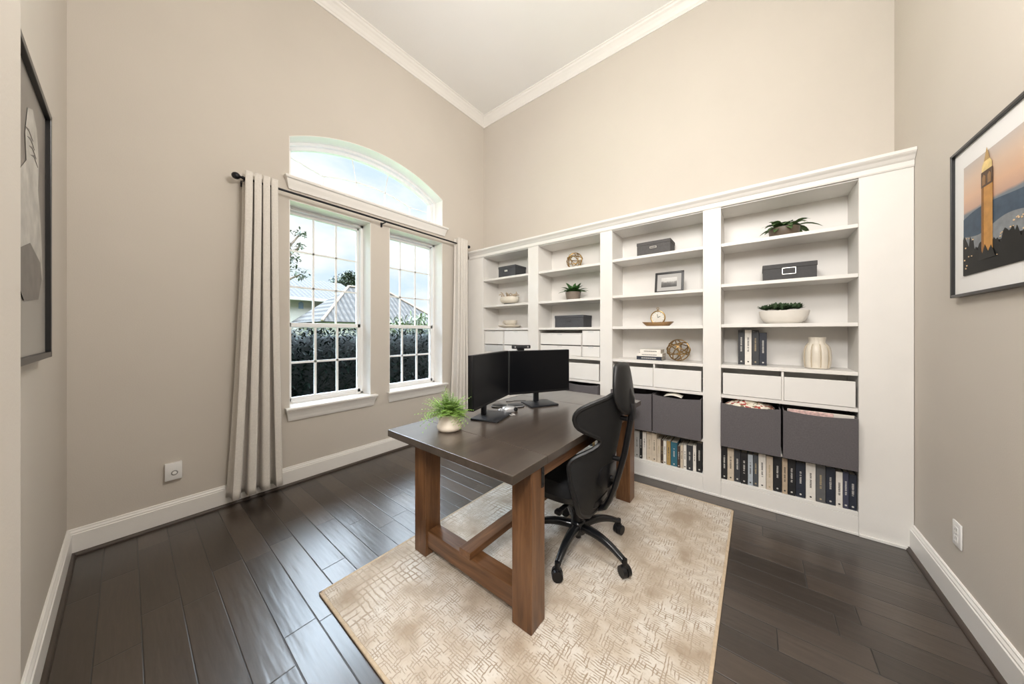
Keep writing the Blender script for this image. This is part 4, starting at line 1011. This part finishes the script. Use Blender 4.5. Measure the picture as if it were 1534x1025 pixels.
# framed photo bay, bottom shelf
xs = [2.262, 2.287, 2.316, 2.366, 2.392, 2.428, 2.477, 2.519, 2.552, 2.574, 2.601, 2.634, 2.688, 2.711, 2.734, 2.760, 2.808, 2.834, 2.876]
cs = ['white', 'white', 'grey', 'black', 'white', 'cream', 'cream', 'cream', 'brown', 'white', 'ochre', 'teal', 'brown', 'cream', 'white', 'charcoal', 'white', 'black']
ik = ['inkd', 'inkd', 'inkd', 'inkw', 'inkd', 'inkg', 'inkd', 'inkg', 'inkg', 'inkd', 'inkd', 'inkw', 'inkw', 'inkd', 'inkd', 'inkw', 'inkd', 'inkw']
hs = [.258, .258, .255, .250, .258, .262, .262, .215, .212, .212, .215, .212, .190, .205, .208, .215, .222, .250]
lab = ['white book half hidden by the rear desk leg in the photo bay bottom row', 'white book first clear of the rear desk leg in the bottom row', 'light grey book left of a thin black one in the photo bay bottom row', 'thin black book with white lettering between light grey and white books', 'white book right of the thin black one in the photo bay bottom row',
       'tall cream book below the gap between bins, left of two tall cream ones', 'tall cream book, rightmost before the row drops to shorter books', 'short cream book first after the tall cream books', 'thin dark brown book between two short pale books', 'short white book left of the ochre one', 'ochre yellow book left of the teal one', 'thick teal blue book in the photo bay bottom row',
       'small dark brown book right of the teal one', 'thin cream book right of the small dark brown one', 'thin white book left of the charcoal one near the right end', 'charcoal book near the right end of the photo bay bottom row', 'thin white book between the charcoal and black books', 'black book with white top label at the right end of the photo bay bottom row']
for i in range(18):
    book(lab[i], xs[i] + .0008, xs[i + 1] - .0008, 3.266 + .004 * (i % 3), ZB + .0005, hs[i], .17, cs[i], ik[i], 200 + i, 'books on the bottom shelf of the framed photo bay', title=(.40, .74), emblem=i % 3 != 1)
# orb bay bottom shelf, glimpsed through the chair
xs = [1.80, 1.832, 1.858, 1.892, 1.918, 1.950, 1.974]; cs = ['white', 'grey', 'slate', 'ochre', 'white', 'black']
lab = ['white book glimpsed under the desk edge through the chair back gap, leftmost', 'light grey book glimpsed through the chair back gap beside a white one', 'slate book glimpsed through the chair back gap', 'ochre book glimpsed through the chair back gap', 'white book glimpsed through the chair back gap right of the ochre one', 'black book at the right end of the orb bay bottom row']
for i in range(6):
    book(lab[i], xs[i] + .0008, xs[i + 1] - .0008, 3.268, ZB + .0005, [.25, .255, .24, .22, .25, .23][i], .17, cs[i], 'inkd', 300 + i, 'books on the bottom shelf of the orb bay')
# four upright books on the vase shelf
xs = [3.118, 3.162, 3.208, 3.254, 3.303]; cs = ['charcoal', 'white', 'charcoal', 'navy']; hs = [.285, .284, .280, .262]; ik = ['inkw', 'inkd', 'inkg', 'inkw']
lab = ['charcoal book at the left of the four upright books beside the vase', 'white book among the four upright books beside the vase', 'charcoal book right of the white one among the four upright books', 'shorter navy book at the right of the four upright books beside the vase']
for i in range(4):
    book(lab[i], xs[i] + .0008, xs[i + 1] - .0008, 3.375, 1.0856, hs[i], .165, cs[i], ik[i], 400 + i, 'upright books beside the vase', title=(.38, .78))
# lying stack right of the headrest
z = 1.0856
for i, (w, h, col, ink, lb_, dx) in enumerate([(.225, .034, 'navy', 'inkw', 'dark navy book at the bottom of the lying stack beside the brass orb', 0), (.225, .030, 'white', 'inkd', 'white book in the middle of the lying stack beside the brass orb', .006), (.185, .036, 'white', 'inkd', 'smaller white book on top of the lying stack beside the brass orb', .012)]):
    t = thing('book', lb_, 'book', (2.432 + dx, 3.335, z), 0, 'lying books beside the brass orb')
    b = BM(); box(b, -w / 2, w / 2, 0, .004, 0, h, .001); box(b, -w / 2, w / 2, .002, .17, 0, .003); box(b, -w / 2, w / 2, .002, .17, h - .003, h); obj('cover', b, M[col], t)
    b = BM(); box(b, -w / 2 + .004, w / 2 - .004, .0045, .166, .003, h - .003); obj('pages', b, M['paper'], t)
    b = BM(); x = -w * .3
    while x < w * .3:
        box(b, x, x + .005, -.0006, .0002, h * .35, h * .65); x += .009
    obj('spine_title', b, M[ink], t)
    z += h + .0004

# ------------------------------------------------------------------ wall art, right : bell tower at dusk
t = thing('framed_print', 'black framed photograph of a lit bell tower at dusk on the right wall', 'framed picture', (RX, 2.268, 1.515))
def ry(y): return y - 2.268
W0, W1, H = 1.82 - 2.268, 2.716 - 2.268, .685
fx0, fx1 = -.028, -.002
b = BM()
fq = .013; box(b, fx0, fx1, W0, W1, 0, fq, .002); box(b, fx0, fx1, W0, W1, H - fq, H, .002); box(b, fx0, fx1, W0, W0 + fq, 0, H, .002); box(b, fx0, fx1, W1 - fq, W1, 0, H, .002); obj('frame', b, M['frame'], t)
b = BM(); box(b, -.016, -.004, W0 + .010, W1 - .010, .010, H - .010); obj('mat_board', b, M['mat'], t)
# photograph, Y from 1.92 to 2.617, z .092.. .585
p0, p1 = 1.92 - 2.268, 2.617 - 2.268
pm = print_mat('dusk_photo', 'z', .092, .585, [(.0, (.012, .012, .012)), (.24, (.018, .017, .016)), (.33, (.045, .04, .035)), (.40, (.07, .085, .10)), (.46, (.16, .18, .20)), (.50, (.10, .14, .18)), (.56, (.14, .17, .20)), (.585, (.52, .31, .22)), (.70, (.68, .42, .27)), (.85, (.66, .48, .36)), (1., (.52, .45, .41))], 5., .06)
b = BM(); box(b, -.0185, -.0155, p0, p1, .092, .585); ph = obj('photo', b, pm, t)
def flat_poly(name, pts, x, col, par, rough=.4, emm=0):
    b = BM(); prism(b, [(y - 2.268, z) for y, z in pts], lambda a, c, d: (d, a, c), x, x + .0006); return obj(name, b, P('print_' + name, col, rough, var=.15, vscale=30, spec=.1), par)
# hills, mist, dark trees, tower
hl = [(2.617 - .697 * k / 30) for k in range(31)]
flat_poly('far_hill', [(y, .330 + .045 * math.sin((2.7 - y) * 9) * .4 + .030 * math.sin((2.62 - y) * 4.4 + .2) + .055 * max(0, (2.45 - y))) for y in hl] + [(1.92, .255), (2.617, .255)], -.0192, (.055, .085, .125), ph)
flat_poly('mist', [(y, .265 + .012 * math.sin(y * 17) + .05 * max(0, 2.5 - y)) for y in hl] + [(1.92, .20), (2.617, .20)], -.0198, (.22, .235, .25), ph)
rr = random.Random(6)
flat_poly('dark_trees', [(2.617 - .697 * k / 60, .195 + .05 * rr.random() * (1.6 if k < 8 else .8) + .02 * math.sin(k * .5)) for k in range(61)] + [(1.92, .0925), (2.617, .0925)], -.0204, (.008, .008, .0075), ph)
tc_, TB = 2.430, .160
tw = .038
flat_poly('tower', [(tc_ + tw, TB), (tc_ + tw, .440), (tc_ - tw, .440), (tc_ - tw, TB)], -.0212, (.50, .25, .07), ph)
flat_poly('tower_edge', [(tc_ + tw, TB), (tc_ + tw, .440), (tc_ + tw - .016, .440), (tc_ + tw - .016, TB)], -.0216, (.26, .12, .035), ph)
flat_poly('belfry', [(tc_ + tw * 1.04, .440), (tc_ + tw * 1.04, .505), (tc_ - tw * 1.04, .505), (tc_ - tw * 1.04, .440)], -.0216, (.10, .06, .04), ph)
for s in (-.5, .5): flat_poly('belfry_arch', [(tc_ + s * tw + .011, .448), (tc_ + s * tw + .011, .482), (tc_ + s * tw, .492), (tc_ + s * tw - .011, .482), (tc_ + s * tw - .011, .448)], -.0222, (.30, .17, .08), ph)
flat_poly('belfry_lantern', [(tc_ + tw * .9, .505), (tc_ + tw * .9, .528), (tc_ + tw * .55, .545), (tc_ - tw * .55, .545), (tc_ - tw * .9, .528), (tc_ - tw * .9, .505)], -.0216, (.80, .60, .26), ph)
flat_poly('spire', [(tc_ + tw * .5, .545), (tc_, .598), (tc_ - tw * .5, .545)], -.0216, (.45, .29, .12), ph)
flat_poly('tower_trees', [(tc_ + .06, TB - .02), (tc_ + .045, .19), (tc_ + .03, .165), (tc_ + .012, .20), (tc_ - .01, .168), (tc_ - .03, .19), (tc_ - .06, TB - .02)], -.0220, (.012, .012, .011), ph)
b = BM()
for i in range(46):
    y = rr.uniform(1.93, 2.605); z = rr.uniform(.20, .262) if i < 34 else rr.uniform(.10, .18); r_ = rr.uniform(.0012, .0028)
    if abs(y - tc_) < .05: continue
    box(b, -.0226, -.0205, y - 2.268 - r_, y - 2.268 + r_, z - r_, z + r_)
obj('city_lights', b, P('print_lights', (.75, .52, .30), .4), ph)

# wall art, left : pale sculpture on a grey ground, seen edge on
t = thing('framed_print', 'tall black framed monochrome picture of a pale figure, near the left edge', 'framed picture', (1.38, 0, 1.25))
w, H = .40, .98
b = BM(); f0, f1 = .004, .034
box(b, -w, w, f0, f1, 0, .022, .002); box(b, -w, w, f0, f1, H - .022, H, .002); box(b, -w, -w + .022, f0, f1, 0, H, .002); box(b, w - .022, w, f0, f1, 0, H, .002); obj('frame', b, M['frame'], t)
b = BM(); box(b, -w + .02, w - .02, .008, .020, .02, H - .02); ph = obj('photo', b, print_mat('grey_photo', 'z', 0, H, [(0, (.36, .34, .31)), (.4, (.24, .22, .20)), (.75, (.16, .14, .125)), (1, (.22, .20, .18))], 3., .2), t)
def fig(name, pts, y, col):
    b = BM(); prism(b, pts, lambda a, c, d: (a, d, c), y, y + .0008); return obj(name, b, P('print_' + name, col, .5, var=.2, vscale=14), ph)
fig('pale_figure', [(-.30, .30), (-.28, .42), (-.24, .55), (-.20, .62), (-.22, .72), (-.18, .83), (-.10, .87), (-.02, .84), (.02, .74), (.0, .66), (.10, .60), (.20, .48), (.22, .30), (.10, .26), (-.1, .30)], .0212, (.46, .43, .39))
fig('figure_shade', [(-.27, .30), (-.24, .36), (-.05, .40), (.1, .36), (.2, .28), (.05, .20), (-.2, .22)], .0222, (.16, .14, .125))
for k in range(4): fig('finger_line', [(-.19 + .03 * k, .70 + .02 * k), (-.12 + .03 * k, .72 + .018 * k), (-.06 + .03 * k, .70 + .02 * k), (-.12 + .03 * k, .712 + .018 * k)], .0224, (.17, .15, .135))

# ------------------------------------------------------------------ outside
bm = BM(); box(bm, -60, -TW - .002, -40, 60, -.35, -.25); o = obj('ground_outside', bm, M['lawn']); o['kind'] = 'structure'; o['label'] = 'lawn outside the windows'; o['category'] = 'ground'
rr = random.Random(21)
def hedge(label, y0, y1, xh, top, nl, seed):
    r = random.Random(seed); t = thing('hedge', label, 'hedge', (xh, (y0 + y1) / 2, -.25), 0, 'dark clipped hedge under the windows')
    h = (y1 - y0) / 2
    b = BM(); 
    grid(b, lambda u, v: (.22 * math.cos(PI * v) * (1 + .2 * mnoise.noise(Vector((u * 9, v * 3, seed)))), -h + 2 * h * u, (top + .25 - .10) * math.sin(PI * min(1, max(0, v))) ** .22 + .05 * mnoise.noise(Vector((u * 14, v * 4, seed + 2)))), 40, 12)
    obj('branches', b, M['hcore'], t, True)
    b = BM()
    for i in range(nl):
        y = r.uniform(-h, h); f = r.random()
        z = r.uniform(.25, top + .25 - .06); x = .27 + r.uniform(-.05, .06)
        if f > .8: z = top + .25 - r.uniform(.0, .12); x = r.uniform(-.25, .26)
        a = r.uniform(-1.3, 1.3); el = r.uniform(-.4, 1.2)
        leaf(b, (x, y, z), (math.cos(a) * math.cos(el), math.sin(a) * math.cos(el), math.sin(el)), (r.uniform(-.3, .3), 0, 1), r.uniform(.05, .10), r.uniform(.009, .017), r.uniform(.1, .6), 3, .2)
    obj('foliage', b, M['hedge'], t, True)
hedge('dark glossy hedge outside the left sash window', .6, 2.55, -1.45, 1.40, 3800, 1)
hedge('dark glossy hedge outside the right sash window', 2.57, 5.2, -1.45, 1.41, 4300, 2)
# far house with tiled roof
t = thing('house', 'cream stucco house with pale tiled roof seen across the garden', 'house', (-13, 4, -.25), 0, 'neighbouring houses')
b = BM(); box(b, -6.5, 0, -6, 2.25, 0, 3.25); box(b, -6.5, -2, 2.25, 3.6, 0, 3.3); obj('wall', b, M['stucco'], t)
b = BM(); prism(b, [(.35, 3.15), (-3.2, 4.52), (-6.8, 3.15)], lambda a, c, d: (a, d, c), -6.4, 4.2); obj('roof', b, M['rooffar'], t)
b = BM(); box(b, .30, .42, -6.4, 4.2, 3.02, 3.16, .02); obj('fascia', b, M['stucco'], t)
b = BM(); prism(b, [(1.07, 2.68), (1.26, 2.68), (1.26, 2.93), (1.165, 3.01), (1.07, 2.93)], lambda a, c, d: (d, a, c), -.02, .015); obj('window', b, M['winpane'], t)
b = BM(); box(b, -2.05, -1.98, 2.4, 3.0, 2.95, 3.25); obj('garage_door', b, M['gdoor'], t)
b = BM(); box(b, -1.0, -.85, 2.27, 2.50, 2.0, 2.35, .02); obj('chimney', b, M['bark'], t)
# nearer hipped roof
t = thing('house', 'nearer house whose sloping pale tiled roof rises behind the hedge', 'house', (-9, 7.4, -.25), 0, 'neighbouring houses')
b = BM(); box(b, -3.3, -.25, -2.5, 2.5, 0, 1.98); obj('wall', b, M['stucco'], t)
b = BM()
v = [b.verts.new(p) for p in ((0, -2.8, 2.0), (0, 2.8, 2.0), (-3.55, 2.8, 2.0), (-3.55, -2.8, 2.0), (-1.8, -1.1, 3.6), (-1.8, .6, 3.6))]
for q in ((0, 1, 5, 4), (1, 2, 5), (2, 3, 4, 5), (3, 0, 4), (3, 2, 1, 0)): b.faces.new([v[i] for i in q])
obj('roof', b, M['roof'], t)
for pa, pb in (((0, -2.8, 2.03), (-1.8, -1.1, 3.63)), ((0, 2.8, 2.03), (-1.8, .6, 3.63)), ((-1.8, -1.1, 3.63), (-1.8, .6, 3.63))):
    b = BM(); tube(b, [pa, pb], .045, 8); obj('ridge_cap', b, M['bark'], t)
def tree(label, loc, trunk, blobs, nl, lsz, mat, seed, name='tree', cat='tree', group=None):
    r = random.Random(seed); t = thing(name, label, cat, loc, 0, group)
    b = BM()
    tube(b, [(0, 0, 0), (.03, .02, trunk * .5), (0, 0, trunk)], lambda s: .10 * (1 - .5 * s), 8)
    for (x, y, z, q) in blobs: tube(b, [(0, 0, trunk * .8), (x * .5, y * .5, trunk * .8 + (z - trunk * .8) * .6), (x, y, z)], lambda s: .05 * (1 - .8 * s), 6)
    obj('trunk', b, M['bark'], t, True)
    b = BM()
    for (x, y, z, q) in blobs:
        for i in range(int(nl * q)):
            d = Vector((r.gauss(0, 1), r.gauss(0, 1), r.gauss(0, 1))).normalized() * q * r.random() ** .45
            leaf(b, (x + d.x, y + d.y, z + d.z * .8), (r.uniform(-1, 1), r.uniform(-1, 1), r.uniform(-.6, .6)), (0, 0, 1), lsz * r.uniform(.6, 1.2), lsz * .24, .3, 2, .1)
    obj('foliage', b, M[mat], t)
tree('round green tree rising behind the tiled roof', (-20, 10.2, -.25), 4.2, [(0, -.5, 5.2, .6), (0, .1, 5.75, .5), (.2, .5, 5.3, .6), (0, 0, 5.0, .6)], 700, .22, 'treeleaf', 3)
tree('thin leaved tree close outside the left edge of the left window', (-3.2, 1.55, -.25), 2.7, [(.1, .35, 3.38, .16), (0, .42, 3.05, .22), (0, .40, 2.85, .22), (.1, .38, 2.68, .20), (.2, .58, 2.62, .12), (.1, .6, 3.36, .10), (.0, .62, 3.16, .09)], 420, .07, 'treeleaf', 5)
# pale shrubs with blade leaves outside right window
for i, (y, x, h, lb_) in enumerate([(6.55, -7.2, 2.0, 'pale green spiky shrub behind the hedge, at the middle of the right window'), (7.35, -7.0, 2.2, 'pale green spiky shrub behind the hedge, at the right side of the right window'), (5.95, -7.4, 1.75, 'small pale green shrub behind the hedge, at the left side of the right window')]):
    t = thing('spiky_shrub', lb_, 'shrub', (x, y, -.25), 0, 'pale shrubs beyond the hedge')
    b = BM(); tube(b, [(0, 0, 0), (0, 0, h * .75)], .05, 6); obj('stem', b, M['bark'], t)
    b = BM(); r = random.Random(40 + i)
    for j in range(260):
        a = r.uniform(0, 2 * PI); el = r.uniform(-.3, 1.5)
        leaf(b, (r.gauss(0, .16), r.gauss(0, .2), h * r.uniform(.6, 1.02)), (math.cos(a) * math.cos(el), math.sin(a) * math.cos(el), math.sin(el)), (0, 0, 1), r.uniform(.3, .55), .022, .5, 4, .1)
    obj('leaves', b, M['palm'], t)

# ------------------------------------------------------------------ world, lights, camera
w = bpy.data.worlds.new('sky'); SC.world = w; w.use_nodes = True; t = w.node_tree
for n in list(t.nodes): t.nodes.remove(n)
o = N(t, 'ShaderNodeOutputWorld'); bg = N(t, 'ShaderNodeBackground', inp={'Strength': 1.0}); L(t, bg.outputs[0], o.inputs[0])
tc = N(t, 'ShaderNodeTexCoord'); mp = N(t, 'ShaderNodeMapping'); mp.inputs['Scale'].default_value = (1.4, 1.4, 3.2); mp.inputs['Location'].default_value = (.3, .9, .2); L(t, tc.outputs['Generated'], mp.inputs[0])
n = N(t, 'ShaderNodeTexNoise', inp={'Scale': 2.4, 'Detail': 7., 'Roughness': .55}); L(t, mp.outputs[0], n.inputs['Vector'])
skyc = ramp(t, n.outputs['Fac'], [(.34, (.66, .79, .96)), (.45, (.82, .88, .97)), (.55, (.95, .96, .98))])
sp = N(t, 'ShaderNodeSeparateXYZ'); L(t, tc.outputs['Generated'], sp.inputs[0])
# added upper sky boost, above the window view, lighting the room and floor
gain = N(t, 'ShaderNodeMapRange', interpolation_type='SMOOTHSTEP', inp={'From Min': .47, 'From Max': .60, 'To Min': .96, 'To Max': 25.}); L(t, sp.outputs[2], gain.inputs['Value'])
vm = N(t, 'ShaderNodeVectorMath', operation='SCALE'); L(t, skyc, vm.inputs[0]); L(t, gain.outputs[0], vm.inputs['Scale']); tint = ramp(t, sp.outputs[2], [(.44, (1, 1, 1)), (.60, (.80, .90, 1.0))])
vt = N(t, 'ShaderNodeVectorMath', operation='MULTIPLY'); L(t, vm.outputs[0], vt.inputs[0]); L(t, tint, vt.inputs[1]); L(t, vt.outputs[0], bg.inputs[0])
def light(name, typ, loc, rot, energy, col, **k):
    d = bpy.data.lights.new(name, typ); d.energy = energy; d.color = col
    for a, b_ in k.items(): setattr(d, a, b_)
    ob = bpy.data.objects.new(name, d); COL.objects.link(ob); ob.location = loc; ob.rotation_euler = rot
    return ob
light('sun', 'SUN', (5, -5, 12), (math.radians(33), math.radians(25), 0), 1.0, (1, .95, .86), angle=.02)
light('pendant_lamp', 'POINT', (2.75, 1.25, 3.05), (0, 0, 0), 85, (1, .968, .92), shadow_soft_size=.28)
light('hall_fill', 'AREA', (3.1, -1.6, 3.4), (math.radians(42), 0, 0), 30, (.97, .98, 1.0), shape='DISK', size=1.6)  # added fill without a fixture, brightens the room from the hall
hl_ = light('opening_fill', 'AREA', (3.45, -.55, 2.9), (0, 0, 0), 72, (1, .98, .95), shape='DISK', size=.7)  # added fill by the opening, aimed at the window wall; no fixture
hl_.rotation_euler = Vector((-.86, .42, -.42)).to_track_quat('-Z', 'Y').to_euler()

cam = bpy.data.cameras.new('camera'); co = bpy.data.objects.new('camera', cam); COL.objects.link(co)
co.location = (3.237, .225, 1.35); co.rotation_euler = (PI / 2, 0, math.radians(38.54))
cam.sensor_width = 36; cam.lens = 36 * 459.5 / 1534; cam.shift_y = -14.5 / 1534; cam.clip_start = .02; cam.clip_end = 300
SC.camera = co
vs = SC.view_settings; vs.view_transform = 'Standard'; vs.look = 'None'; vs.exposure = .32; vs.gamma = 1.; vs.use_curve_mapping = False
